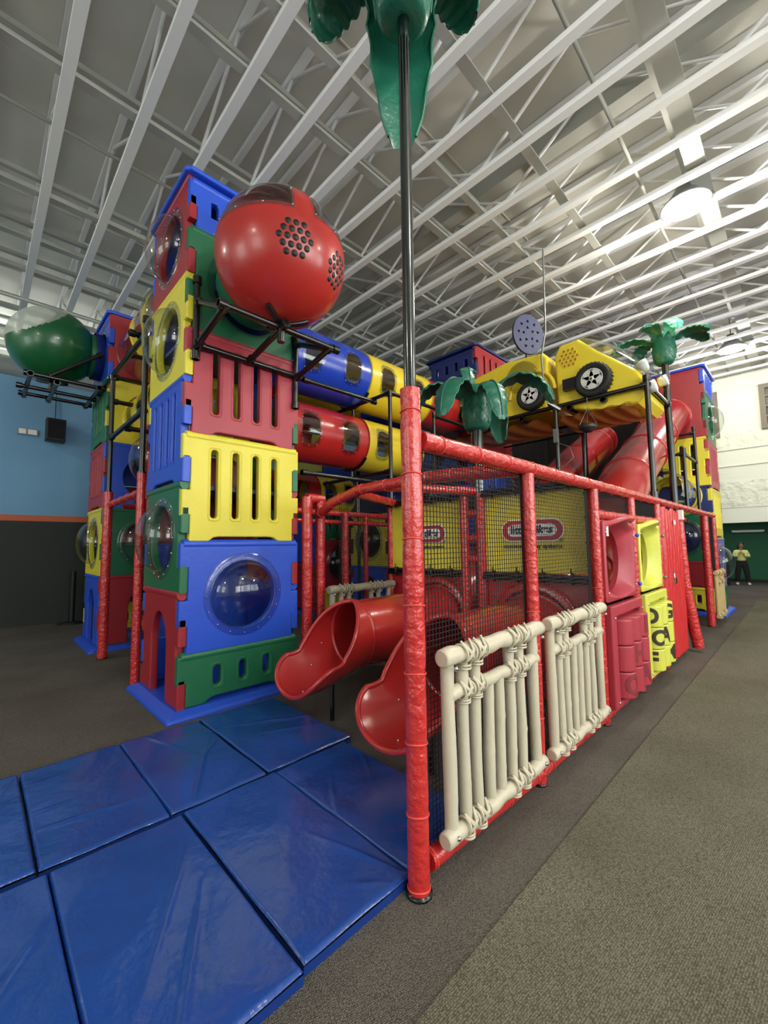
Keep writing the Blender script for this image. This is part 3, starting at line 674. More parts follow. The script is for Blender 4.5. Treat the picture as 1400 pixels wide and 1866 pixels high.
padded('shaded red padded posts and rails deep under the tubes', [
    ('padded_post', .055, [(3.78, 4.66, .015), (3.78, 4.66, 1.97)]), ('padded_post', .04, [(4.4, 4.9, .015), (4.4, 4.9, 1.95)]), ('padded_rail', .045, [(2.9, 4.9, 2.0), (4.9, 4.9, 1.97)]), ('padded_rail', .035, [(2.9, 4.9, 1.86), (4.9, 4.9, 1.84)])], (3.9, 4.8))
padded('red padded posts and rail between the two left towers', [
    ('padded_post', .06, [(1.3, 6.88, .015), (1.3, 6.88, 2.3)]), ('padded_post', .045, [(1.3, 5.24, .015), (1.3, 5.24, 2.35)]), ('padded_rail', .045, [(1.32, 6.85, 2.12), (1.32, 5.3, 2.14)]), ('padded_rail', .04, [(1.42, 6.0, 2.08), (2.3, 6.0, 2.08)]), ('padded_rail', .04, [(1.42, 6.6, 2.08), (2.3, 6.6, 2.08)])], (1.3, 6.0))

# ================================================================ nets
def net(label, o_, du, dv, su, sv, cell=.026, th=.0017, edge=.035, edges='lrtb', post=None):
    """o_ corner, du/dv unit directions, sizes su, sv: square mesh of thin cords with a woven border"""
    o_, du, dv = Vector(o_), Vector(du).normalized(), Vector(dv).normalized(); n = du.cross(dv); b = MB(); b.use('net')
    def strip(p, q, wdir, w_):
        d = n * th; b.add([p - wdir * w_ - d, p + wdir * w_ - d, p + wdir * w_ + d, p - wdir * w_ + d, q - wdir * w_ - d, q + wdir * w_ - d, q + wdir * w_ + d, q - wdir * w_ + d],
                            [(0, 1, 2, 3), (7, 6, 5, 4), (0, 4, 5, 1), (1, 5, 6, 2), (2, 6, 7, 3), (3, 7, 4, 0)], False)
    nu = int(su / cell)
    for i in range(1, nu): strip(o_ + du * (su * i / nu), o_ + du * (su * i / nu) + dv * sv, du, th)
    nv = int(sv / cell)
    for j in range(1, nv): strip(o_ + dv * (sv * j / nv), o_ + dv * (sv * j / nv) + du * su, dv, th)
    c = o_ + du * su / 2; t = b.build('safety_net'); tag(t, label, 'net', 'black safety nets')
    e = MB()
    b = e; b.use('netedge')
    if 'l' in edges: strip(o_ + du * edge / 2, o_ + du * edge / 2 + dv * sv, du, edge / 2)
    if 'r' in edges: strip(o_ + du * (su - edge / 2), o_ + du * (su - edge / 2) + dv * sv, du, edge / 2)
    if 't' in edges: strip(o_ + dv * (sv - edge / 2), o_ + dv * (sv - edge / 2) + du * su, dv, edge / 2)
    if 'b' in edges: strip(o_ + dv * edge / 2, o_ + dv * edge / 2 + du * su, dv, edge / 2)
    if e.v: e.build('net_border', None, t)
    return t
net('black safety net behind the bamboo panel nearest the tall corner post', (1.5, YF + .03, .12), (1, 0, 0), (0, 0, 1), 1.07, 1.86, edges='r')
net('black safety net behind the second bamboo panel', (2.62, YF + .03, .12), (1, 0, 0), (0, 0, 1), 1.13, 1.86, edges='r', edge=.07)
net('short black net strip above the rose crawl panel', (3.82, YF + .01, 1.76), (1, 0, 0), (0, 0, 1), 1.02, .22, cell=.02)
net('short black net strip above the lime yellow crawl panel', (4.88, YF + .01, 1.76), (1, 0, 0), (0, 0, 1), 1.02, .22, cell=.014)
net('dark net panel above the tan bamboo panel', (9.4, YF + .01, .98), (1, 0, 0), (0, 0, 1), .88, .98, cell=.016)
net('black net roof over the pen behind the yellow banners', (3.78, 1.3, 2.06), (1, 0, 0), (0, 1, 0), 2.2, 2.4, cell=.03, edges='')
net('black net hanging above the inner bamboo panel behind the slide', (2.92, 3.72, .9), (1, 0, 0), (0, 0, 1), .82, 1.15, edges='')
net('black net between the two red posts by the front tower', (2.73, 3.97, .05), (1, 0, 0), (0, 0, 1), .09, 1.3, edges='')
net('dark net wall hanging under the yellow car', (7.3, 2.5, 2.1), (0, 1, 0), (0, 0, 1), 1.6, 1.3, cell=.02, edges='lrtb')
net('grey net filling the gap beside the lower yellow crawl tube', (4.6, 4.05, 2.4), (1, 0, 0), (0, 0, 1), 1.2, 1.0, cell=.03, edges='')

# ================================================================ bamboo panels
def bamboo(label, loc, rz, w, z0, z1, key='bamboo', scale=1.0):
    t = thing('bamboo_fence', label, 'fence panel', loc, rz, 'moulded bamboo fence panels'); h = z1 - z0; rr = .033 * scale
    rn = random.Random(int(w * 1000) + int(z1 * 100))
    def cane(x, za, zb, rad, y=0):
        b = MB(); n = 26; pts = []; rads = []; nodes = [rn.uniform(.15, .3) + .27 * k for k in range(4)]
        for i in range(n + 1):
            s_ = i / n; z = za + (zb - za) * s_; e = max([math.exp(-((z - z0 - q) / .008) ** 2) for q in nodes]); pts.append((x + .004 * math.sin(s_ * 5 + x * 9), y, z)); rads.append(rad * (1 + .10 * e - .03 * math.sin(s_ * 9 + x * 20)))
        b.tube(pts, rads, 16); b.build('cane', key, t)
    xs = [.045, .165, .275, .40, .51, .635, .755, .93]; xs = [x * w for x in xs]
    zmid = z1 - .175
    for i, x in enumerate(xs):
        top = {0: z1 - .03, 7: z1 - .02}.get(i, z1 - .03 if i in (1, 2, 5, 6) else zmid)
        cane(x, z0 + (.03 if i else .0), top, rr * (.98 if i in (0, 7) else .9), .0)
    def bar(nm, za, x0, x1, rad, y=0):
        b = MB(); n = 40; b.tube([(x0 + (x1 - x0) * i / n, y, za + .004 * math.sin(i * .7)) for i in range(n + 1)], [rad * (1 + .05 * math.sin(i * .9)) for i in range(n + 1)], 20)
        for x, d in ((x0, -1), (x1, 1)): b.tube([(x, y, za), (x + d * .012, y, za), (x + d * .016, y, za)], [rad * 1.03, rad * .98, rad * .8], 20)
        q = b.build(nm, key, t)
        if nm != 'middle_bar': bolts(q, [(x0 + .035, y - rad - .002, za - (.045 if nm == 'top_bar' else -.01)), (x1 - .035, y - rad - .002, za - (.045 if nm == 'top_bar' else -.01))], .011)
    bar('top_bar', z1, .0, w, rr * 1.28, -.012); bar('middle_bar', zmid, .06 * w, .95 * w, rr * .98, -.004); bar('bottom_bar', z0 + .03, .0, w, rr * 1.12, -.008)
    def lash(x, z, rv, rh, y):
        b = MB(); cr = .0055 * scale
        for s_ in (-1, 1):        # crossing cords and collars
            for q in (-1, 1):
                b.tube([(x - s_ * rv * 1.15, y - .01, z - rh * 1.4), (x - s_ * rv * .5 + q * .006, y - rh - .008, z - rh * .4), (x + s_ * rv * .5 + q * .006, y - rh - .008, z + rh * .4), (x + s_ * rv * 1.15, y - .01, z + rh * 1.4)], cr, 6)
        for dz in (-rh * 1.35, -rh * 1.7): b.tube([(x + rv * 1.08 * math.cos(a), y + rv * 1.08 * math.sin(a), z + dz) for a in [2 * PI * i / 16 for i in range(16)]], cr, 6, closed=True)
        for dx in (-rv * 1.25, rv * 1.25): b.tube([(x + dx, y - .01 + rh * 1.06 * math.cos(a), z + rh * 1.06 * math.sin(a)) for a in [2 * PI * i / 16 for i in range(16)]], cr, 6, closed=True)
        b.build('lashing', key, t)
    for i in (1, 2, 5, 6):
        lash(xs[i], z1, rr * .92, rr * 1.28, -.012); lash(xs[i], zmid, rr * .92, rr, -.004); lash(xs[i], z0 + .045, rr * .92, rr * 1.1, -.008)
    return t
bamboo('cream bamboo panel nearest the tall padded corner post', (1.55, YF - .062, 0), 0, .95, .162, .98)
bamboo('cream bamboo panel beside the rose letter-drum panel', (2.64, YF - .062, 0), 0, .98, .15, .98)
bamboo('weathered tan bamboo panel at the far end of the padded frame', (9.42, YF - .085, 0), 0, .86, .14, .93, 'tan')
bamboo('shaded bamboo panel behind the mouth of the curled slide', (2.72, 3.62, 0), 0, .96, .15, 1.03, 'shadebamboo')

# ================================================================ crawl panels
def crawl(label, x0, x1, z0, z1, key):
    w, h = x1 - x0, z1 - z0; t = thing('crawl_hood', label, 'play panel', (x0, YF - .045, 0), 0, 'moulded crawl-through panels'); b = MB(); n = 96
    cx, cz = w * .46, z0 + h * .50; ea, eb = w * .35, h * .42
    def rim(a):
        c, s_ = math.cos(a), math.sin(a); k = min((w / 2) / max(1e-6, abs(c)), (h / 2) / max(1e-6, abs(s_)))
        return (w / 2 + c * k, z0 + h / 2 + s_ * k)
    def fn(uu, vv):
        a = 2 * PI * uu; rx, rz_ = rim(a); ix, iz = cx + ea * math.cos(a), cz + eb * math.sin(a)
        q = vv; bump = math.exp(-((a - PI / 2) / .42) ** 2)
        px = rx + (ix - rx) * q; pz = rz_ + (iz - rz_) * q + .055 * bump * math.exp(-(q / .5) ** 2)
        y = .10 * max(0, (q - .1) / .9) ** 1.8 - .09 * bump * math.exp(-((q - .25) / .3) ** 2) - .018 * math.exp(-((q - .3) / .2) ** 2)
        return (px, y, pz)
    b.grid(fn, n, 16, wrapu=True)
    def back(uu, vv):
        p = fn(uu, 0); return (p[0], p[1] + .05 * vv, p[2])
    b.grid(back, n, 1, wrapu=True)
    def thr(uu, vv):
        p = fn(uu, 1); return (p[0] + 0, p[1] + .05 * vv, p[2])
    b.grid(thr, n, 2, wrapu=True); b.build('hooded_shell', key, t)
    bolts(t, [(.05, -.008, z0 + .08), (w - .04, -.008, z0 + .1), (.05, -.008, z1 - .1), (w - .04, -.008, z1 - .12)])
    bolts(t, [(w + .02, -.03, z0 + .1), (w + .02, -.03, z1 - .12)], .02, 'blue' if key == 'rose' else 'grey', None, 'cap_nut')
    return t
t = crawl('rose red crawl panel with a hooded oval opening', 3.845, 4.74, .985, 1.69, 'rose')
b = MB(); b.box((.07, -.012, 1.555), (.115, -.006, 1.66)); b.build('sticker', 'white', t)
crawl('lime yellow crawl panel with a hooded oval opening', 4.91, 5.80, .985, 1.69, 'lime')
def drums(label, x0, x1, z0, z1, key, letters, lkey):
    w, h = x1 - x0, z1 - z0; t = thing('letter_drum_rack', label, 'play panel', (x0, YF - .05, 0), 0, 'spinning letter drum panels')
    me = curve_mesh([[(0, z0), (w, z0), (w, z1), (0, z1)], [(.11 * w + .02, z0 + .05), (.92 * w, z0 + .05), (.92 * w, z1 - .09), (.11 * w + .02, z1 - .09)]], .07, .016, key, 'tray_frame'); link(me, 'tray_frame', t)
    b = MB(); b.box((.1 * w, .03, z0 + .04), (.93 * w, .05, z1 - .05)); b.build('back_plate', key, t)
    xa, xb = .11 * w + .03, .91 * w; cw = (xb - xa) / 3; rad = cw * .485; za, zb = z0 + .06, z1 - .12; ch = (zb - za) / 3
    for i in range(3):
        for j in range(3):
            cx = xa + cw * (i + .5); zc = za + ch * (j + .5); b = MB(); b.use(key)
            hh = ch * .482; b.lathe([(rad * .96, -hh), (rad, -hh + .006), (rad, -hh + .014), (rad, hh - .014), (rad, hh - .006), (rad * .96, hh)], 28); b.lathe([(.001, hh), (rad * .96, hh)], 28); b.lathe([(rad * .96, -hh), (.001, -hh)], 28)
            ltr, rot = letters[(2 - j) * 3 + i]
            if ltr:
                me = text_mesh(ltr, ch * .95, lkey, .001, bold=.009); bm = bmesh.new(); bm.from_mesh(me); bmesh.ops.triangulate(bm, faces=bm.faces); bmesh.ops.subdivide_edges(bm, edges=bm.edges, cuts=4, use_grid_fill=True); bm.to_mesh(me); bm.free(); b.use(lkey)
                vs = []
                for v in me.vertices:
                    a = v.co.x / rad + rot; rr2 = rad + (.003 if v.co.y < 0 else .0012); vs.append((rr2 * math.sin(a), -rr2 * math.cos(a), v.co.z))
                b.add(vs, [tuple(p.vertices) for p in me.polygons], False); bpy.data.meshes.remove(me)
            b.build('letter_drum', None, t, TR((cx, -.005, zc)))
    bolts(t, [(.06, -.038, z0 + .05), (w - .03, -.038, z0 + .06), (.06, -.038, z1 - .1), (w - .03, -.038, z1 - .1)]); return t
drums('rose red panel of nine spinning drums with faded letters', 3.845, 4.76, .11, .955, 'rose', [('', 0), ('', 0), ('I', -.3), ('J', -1.5), ('H', -.3), ('', 0), ('Q', -.3), ('', 0), ('A', -.6)], 'letterfaint')
drums('lime yellow panel of nine spinning drums with dark letters', 4.91, 5.80, .11, .955, 'lime', [('D', -1.35), ('', 0), ('G', -.75), ('C', -.7), ('A', -.55), ('', 0), ('F', -1.35), ('', 0), ('M', -.7)], 'letter')

# ================================================================ padded door
t = thing('padded_gate', 'red ribbed padded door with a padlock, beside the lime yellow panels', 'door', (5.98, YF - .03, 0))
b = MB()
nx = 96
def dz(uu, vv):
    x = uu * .98; n = 7; q = (uu * n) % 1; y = -.04 * math.sqrt(max(0, 1 - (2 * q - 1) ** 2)) + .003 * math.sin(vv * 17 + int(uu * n) * 2.2); z = .07 + vv * (1.86 - .02 * (int(uu * n) % 3)); return (x, y, z)
b.grid(dz, nx, 40); b.add([(0, .04, .07), (.98, .04, .07), (.98, .04, 1.92), (0, .04, 1.92)], [(0, 3, 2, 1)], False)
b.box((0, 0, .07), (.98, .04, 1.9)); b.build('padded_skin', 'doorpad', t)
b = MB(); b.tube([(.985 * .86, -.012, .1), (.985 * .858, -.012, 1.85)], .006, 6); b.build('worn_seam', 'peel', t)
b = MB(); b.box((.22, -.075, .98), (.29, -.045, 1.05)); b.tube([(.235, -.06, 1.05), (.235, -.06, 1.1), (.255, -.06, 1.12), (.275, -.06, 1.1), (.275, -.06, 1.05)], .007, 8); b.build('padlock', 'chrome', t)
b = MB(); b.box((.45, -.06, 1.72), (.5, -.044, 1.78)); b.box((.86, -.075, 1.8), (.97, -.03, 1.93)); b.build('label_tag', 'white', t)

# ================================================================ banners
def banner(label, y0, y1, extra):
    """hung in the plane x = 3.75, read from the -X side"""
    t = thing('logo_banner', label, 'banner', (3.765, (y0 + y1) / 2, 0), -PI / 2, 'yellow banners with a red oval logo'); w = y1 - y0; z0, z1 = 1.225, 2.0
    b = MB(); b.use('banner')
    b.grid(lambda uu, vv: (-w / 2 + w * uu, .006 * math.sin(uu * 9) * math.sin(vv * 5), z0 + (z1 - z0) * vv), 24, 12); b.grid(lambda uu, vv: (-w / 2 + w * uu, .006 + .006 * math.sin(uu * 9) * math.sin(vv * 5), z0 + (z1 - z0) * vv), 24, 12)
    b.build('vinyl_sheet', None, t)
    L_ = .30; hh = .095; zc = 1.625
    def disc(key, hl, hz, d, nm):
        me = curve_mesh([[(x, z) for x, z in [(z_, x_) for x_, z_ in stad(0, 0, hz, hl, 14)]]], .002, .0003, key, nm, 0); me.transform(TR((0, d, zc))); return link(me, nm, t)
    disc('white', .315, .108, -.0105, 'logo_border'); disc('logored', .30, .096, -.013, 'logo_oval'); disc('white', .245, .058, -.0155, 'logo_field')
    me = text_mesh('little', .105, 'logodark', .001, bold=.004); me.transform(TR((-.115, -.018, zc + .004))); link(me, 'lettering', t)
    me = text_mesh('tikes', .105, 'logodark', .001, bold=.004, shear=.25); me.transform(TR((.105, -.018, zc + .004))); link(me, 'lettering', t)
    me = text_mesh('commercial play systems', .058, 'logodark', .001, bold=.0012); me.transform(TR((0, -.011, 1.475))); link(me, 'lettering', t)
    me = text_mesh('®', .05, 'logodark', .001); me.transform(TR((.285, -.011, 1.53))); link(me, 'lettering', t)
    for z in (1.3, 1.5, 1.72, 1.93):
        for s_ in (-1, 1):
            b = MB(); b.tube([(s_ * (w / 2 - .01), -.012, z), (s_ * (w / 2 + .03), -.012, z)], .007, 6); b.build('cable_tie', 'black', t)
banner('yellow logo banner left of the double red posts', 2.61, 3.69, 0)
banner('yellow logo banner right of the double red posts', 1.33, 2.33, 1)
def lashbar(label, y0, y1, z):
    t = thing('lashed_pipe', label, 'pipe', (3.72, (y0 + y1) / 2, 0), 0, 'black pipes under and over the banners'); L_ = y1 - y0
    for dx, dz_ in ((0, 0), (-.01, -.035)):
        b = MB(); b.tube([(dx, -L_ / 2, z + dz_), (dx, L_ / 2, z + dz_)], .02, 10); b.build('pipe', 'black', t)
    for k in range(4):
        b = MB(); y = -L_ / 2 + L_ * (k + .5) / 4; b.tube([(.03 * math.cos(a) - .005, y, z - .017 + .05 * math.sin(a)) for a in [2 * PI * i / 12 for i in range(12)]], .008, 6, closed=True); b.tube([(-.03, y, z + .02), (-.04, y, z + .03), (-.035, y, z + .075)], .006, 6); b.build('cable_tie', 'black', t)
lashbar('black pipe tied along the foot of the left banner', 2.6, 3.7, 1.2); lashbar('black pipe tied along the foot of the right banner', 1.32, 2.34, 1.2)
lashbar('black pipe tied along the top of the left banner', 2.6, 3.7, 2.035); lashbar('black pipe tied along the top of the right banner', 1.32, 2.34, 2.035)
# ================================================================ slides
def path_frames(pts, n):
    """sample a polyline with Catmull-Rom"""
    P_ = [Vector(p) for p in pts]; P_ = [P_[0] * 2 - P_[1]] + P_ + [P_[-1] * 2 - P_[-2]]; out = []
    m_ = len(P_) - 3
    for i in range(n + 1):
        t = i / n * m_; k = min(int(t), m_ - 1); t -= k; a, b_, c, d = P_[k:k + 4]
        out.append(.5 * ((2 * b_) + (-a + c) * t + (2 * a - 5 * b_ + 4 * c - d) * t * t + (-a + 3 * b_ - 3 * c + d) * t ** 3))
    return out
def slide(label, yc, top, exit_x, zc, rad=.35, r2=.29, lipx=1.96, yl=None):
    t = thing('tube_slide', label, 'slide', (3.75, yc, 0), 0, 'red tube slides'); ox, oy = 3.75, yc
    loc = lambda p: (p[0] - ox, p[1] - oy, p[2])
    ctrl = [(exit_x, yc, zc), (exit_x + .6, yc, zc - .015), (3.9, yc, zc + .02), (5.0, yc, zc + .55), (7.0, yc + .04, 2.42)] + top
    pts = path_frames(ctrl, 90)
    cum = [0]
    for a, c in zip(pts[:-1], pts[1:]): cum.append(cum[-1] + (c - a).length)
    # cut the run into sections with flanged joints
    cuts = [0]; nxt = 1.3
    for i, s_ in enumerate(cum):
        if s_ > nxt: cuts.append(i); nxt += 1.25
    if cuts[-1] < len(pts) - 4: cuts.append(len(pts) - 1)
    for a, c in zip(cuts[:-1], cuts[1:]):
        seg = pts[a:c + 1]; rads = [r2 + (rad - r2) * min(1, cum[i] / 1.6) for i in range(a, c + 1)]
        b = MB(); b.tube([loc(p) for p in seg], rads, 44, caps=False); b.tube([loc(p) for p in seg], [q - .012 for q in rads], 44, caps=False)
        b.build('tube_section', 'slide', t)
        d = (pts[min(c, len(pts) - 1)] - pts[c - 1]).normalized(); b = MB()
        e = pts[c]; b.tube([loc(e - d * .022), loc(e - d * .018), loc(e - d * .002), loc(e + d * .002), loc(e + d * .018), loc(e + d * .022)], [rads[-1], rads[-1] + .018, rads[-1] + .018, rads[-1] + .018, rads[-1] + .018, rads[-1]], 44, caps=False); b.build('joint_flange', 'slide', t)
    # chute: hood ring opening out to a broad scooped lip
    nz = 40; na = 56; wz = zc; L_ = exit_x - lipx
    def sec(s_, q, off=0.0):
        """s_ 0 at the tube mouth .. 1 at the lip end; q -1..1 across"""
        x = exit_x - L_ * s_; k_ = min(1, s_ / .62); k_ = k_ * k_ * (3 - 2 * k_); R0 = r2 + .07 * s_; hh_ = 2 * r2 * (1 - k_) + .235 * k_
        amax = math.acos(max(-1, 1 - hh_ / R0)) if s_ > 1e-4 else PI
        R = R0 + off; a = q * amax
        # end of the lip rounds off
        endk = max(0, (s_ - .5) / .5); 
        y = R * math.sin(a) * (1 - .0 * endk); bz = zc - (r2) - .13 * s_ - .03 * s_ * s_ + .055 * endk ** 2; z = bz + R * (1 - math.cos(a)) - off * 1.0
        x2 = x + endk * (1 - math.sqrt(max(0, 1 - (abs(q) * .97) ** 3))) * .26
        return (x2 - ox, y, z)
    b = MB(); b.grid(lambda uu, vv: sec(uu, vv * 2 - 1), nz, na); b.grid(lambda uu, vv: sec(uu, vv * 2 - 1, .014), nz, na)
    b.build('chute', 'slide', t)
    b = MB(); edge = [sec(i / 60, 1) for i in range(61)] + [sec(1, 1 - 2 * i / 40) for i in range(1, 41)] + [sec(1 - i / 60, -1) for i in range(1, 61)]
    b.tube(edge, .019, 10); b.build('rolled_lip', 'slide', t)
    b = MB(); b.tube([(exit_x - ox - .0 + 0 * i, (r2 + .004) * math.cos(2 * PI * i / 48), zc + (r2 + .004) * math.sin(2 * PI * i / 48)) for i in range(48)], .02, 10, closed=True); b.build('mouth_ring', 'slide', t)
    bolts(t, [Vector(sec(s_, q)) + Vector((0, 0, .004)) for s_, q in ((.8, 0), (.45, .5), (.2, .55), (.2, -.55))], .009)
    for lx, lz in ((-L_ * .35, .09), (.5, .02)): b = MB(); b.tube([(exit_x - ox + lx, 0, 0), (exit_x - ox + lx, 0, zc - r2 - lz)], .02, 8); b.build('support_leg', 'black', t)
    return t
slide('red tube slide with the curled mouth beside the front tower', 2.98, [(8.6, 3.05, 3.2), (9.8, 3.1, 3.75)], 2.50, .70, lipx=1.84)
slide('red tube slide whose mouth is half hidden by the tall padded corner post', 1.83, [(8.8, 1.92, 3.3), (10.3, 1.9, 4.12), (10.68, 1.9, 4.2)], 2.44, .70, lipx=1.76)
# red slide-exit panels below the banners
for lab, y0, y1, yc in (('red wall panel round the slide beside the front tower', 2.6, 3.68, 2.98), ('red wall panel round the slide behind the corner post', 1.34, 2.33, 1.83)):
    cy = (y0 + y1) / 2; w_ = y1 - y0
    me = curve_mesh([[(-w_ / 2, .08), (w_ / 2, .08), (w_ / 2, 1.18), (-w_ / 2, 1.18)], ell(-(yc - cy), .72, .345, .345, 40)], .05, .01, 'slide', 'slide_exit_panel')
    o = link(me, 'slide_exit_bulkhead', None, TR((3.79, cy, 0)) @ RZ(-PI / 2)); tag(o, lab, 'panel', 'red slide exit panels')
    b = MB(); b.lathe([(.35, 0), (.43, 0), (.43, .015), (.40, .03), (.36, .035)], 48, TR((-(yc - cy), -.03, .72)) @ RX(PI / 2)); b.build('flange_ring', 'slide', o)

# ================================================================ crawl tubes with windows
def crawl_tube(label, start, axis, segs, rad=.40, wins=(40, 140), group='crawl tubes'):
    """axis 'x' or 'y'; segs = [(length, key)]; windows at given elevation angles on both sides"""
    t = thing('crawl_tube', label, 'play tube', start, 0 if axis == 'x' else PI / 2, group); x = 0
    for (L_, key) in segs:
        isclear = key in ('clear', 'clearsmoke')
        nwin = 2 if L_ > .8 else 1
        def inw(uu, vv, g=1.0, L_=L_, nwin=nwin):
            ang = vv * 360
            for c0 in wins:
                da = abs((ang - c0 + 180) % 360 - 180) * math.pi / 180 * rad
                for k in range(nwin):
                    dx = abs(uu * L_ - L_ * (k + .5) / nwin)
                    if (dx / (.155 * g)) ** 3.0 + (da / (.23 * g)) ** 3.0 < 1: return True
            return False
        def cyl(R):
            return lambda uu, vv, x=x, L_=L_: (x + L_ * uu, -R * math.cos(2 * PI * vv), R * math.sin(2 * PI * vv))
        nu, nv = max(20, int(L_ / .02)), 120
        b = MB(); b.grid(cyl(rad), nu, nv, None if isclear else (lambda a, c: not inw(a, c, .86)))
        if not isclear: b.grid(cyl(rad - .01), nu, nv, lambda a, c: not inw(a, c, .88))
        for e in (x, x + L_): b.tube([(e - .012, 0, 0), (e - .008, 0, 0), (e + .008, 0, 0), (e + .012, 0, 0)], [rad, rad + .013, rad + .013, rad], 60, caps=False)
        q = b.build('tube_section', key, t)
        if not isclear:
            b = MB(); b.use('clear').grid(cyl(rad + .004), nu, nv, lambda a, c: inw(a, c, 1.0)); b.use('clearrim')
            b.grid(cyl(rad + .008), nu, nv, lambda a, c: inw(a, c, 1.08) and not inw(a, c, .86))
            b.use('chrome')
            for c0 in wins:
                for k in range(nwin):
                    for i in range(10):
                        a = 2 * PI * (i + .5) / 10; cc, ss = math.cos(a), math.sin(a)
                        du = .15 * abs(cc) ** .62 * (1 if cc > 0 else -1); dv = .222 * abs(ss) ** .62 * (1 if ss > 0 else -1)
                        th = math.radians(c0) + dv / rad; b.ball((x + L_ * (k + .5) / nwin + du, -(rad + .012) * math.cos(th), (rad + .012) * math.sin(th)), .007, 6)
            b.build('tube_window', None, q)
        x += L_
    b = MB()
    xx = segs[0][0]
    b.tube([(xx + .0, -(rad + .015) * math.cos(a), -(rad + .015) * math.sin(a)) for a in [math.radians(q) for q in (40, 55, 70, 90, 110, 125, 140)]], .022, 8); b.tube([(xx, 0, -rad - .02), (xx, 0, -rad - .14)], .022, 8)
    b.build('cradle', 'black', t); return t
crawl_tube('upper crawl tube, blue then yellow then red, leaving the front tower', (2.56, 4.55, 3.94), 'x', [(1.3, 'tube_blue'), (1.35, 'tube_yellow'), (1.19, 'tube_red')], rad=.42, wins=(-6, 172))
crawl_tube('lower crawl tube, red then yellow, leaving the front tower', (2.56, 4.55, 2.98), 'x', [(1.27, 'tube_red'), (1.2, 'tube_yellow'), (1.37, 'navy')], rad=.38, wins=(-4, 172))
crawl_tube('crawl tube in shade behind the upper blue one, red yellow and blue', (2.6, 5.75, 3.85), 'x', [(.7, 'tube_red'), (1.4, 'tube_yellow'), (1.3, 'tube_blue')], rad=.40)
crawl_tube('far red and yellow crawl tube low behind the front tower', (3.0, 6.9, 2.55), 'x', [(1.7, 'tube_red'), (1.0, 'tube_yellow'), (.8, 'tube_blue')], rad=.38, wins=(0, 180))
crawl_tube('clear and yellow crawl tube between the two left towers, at the top', (1.86, 5.11, 4.62), 'y', [(.75, 'clear'), (.75, 'tube_yellow'), (.77, 'clear')], rad=.43, wins=(0, 180))
crawl_tube('yellow crawl tube between the two left towers, second from the top', (1.95, 5.11, 3.55), 'y', [(1.1, 'tube_yellow'), (1.17, 'tube_yellow')], rad=.40, wins=(0, 180))
crawl_tube('short clear and blue crawl tube at the far tower end of the aisle', (8.75, 1.86, 2.45), 'x', [(.6, 'clear'), (.35, 'tube_blue'), (.5, 'clear'), (.48, 'tube_yellow')], rad=.39, wins=(0, 180))
# rose panel with a clear bubble, beside the frame between the left towers
t = thing('bubble_wall_panel', 'rose red wall panel with a big clear bubble between the two left towers', 'play panel', (1.62, 5.95, 0), -PI / 2)
p = link(panel_mesh('bubble', 1.13, U1 - .012, 'rose', 'B'), 'bubble_panel', t, TR((-.56, 0, 2.15))); bubble_parts(p, 1.13, U1 - .012, .335, .25)
t = thing('porthole_panel', 'yellow panel edge jutting out beside the top of the front tower', 'play panel', (1.62, 5.65, 0), -PI / 2)
p = link(panel_mesh('bubble', 1.05, U1 - .012, 'yellow', 'B'), 'bubble_panel', t, TR((-.52, 0, 4.0))); bubble_parts(p, 1.05, U1 - .012, .335, .25)

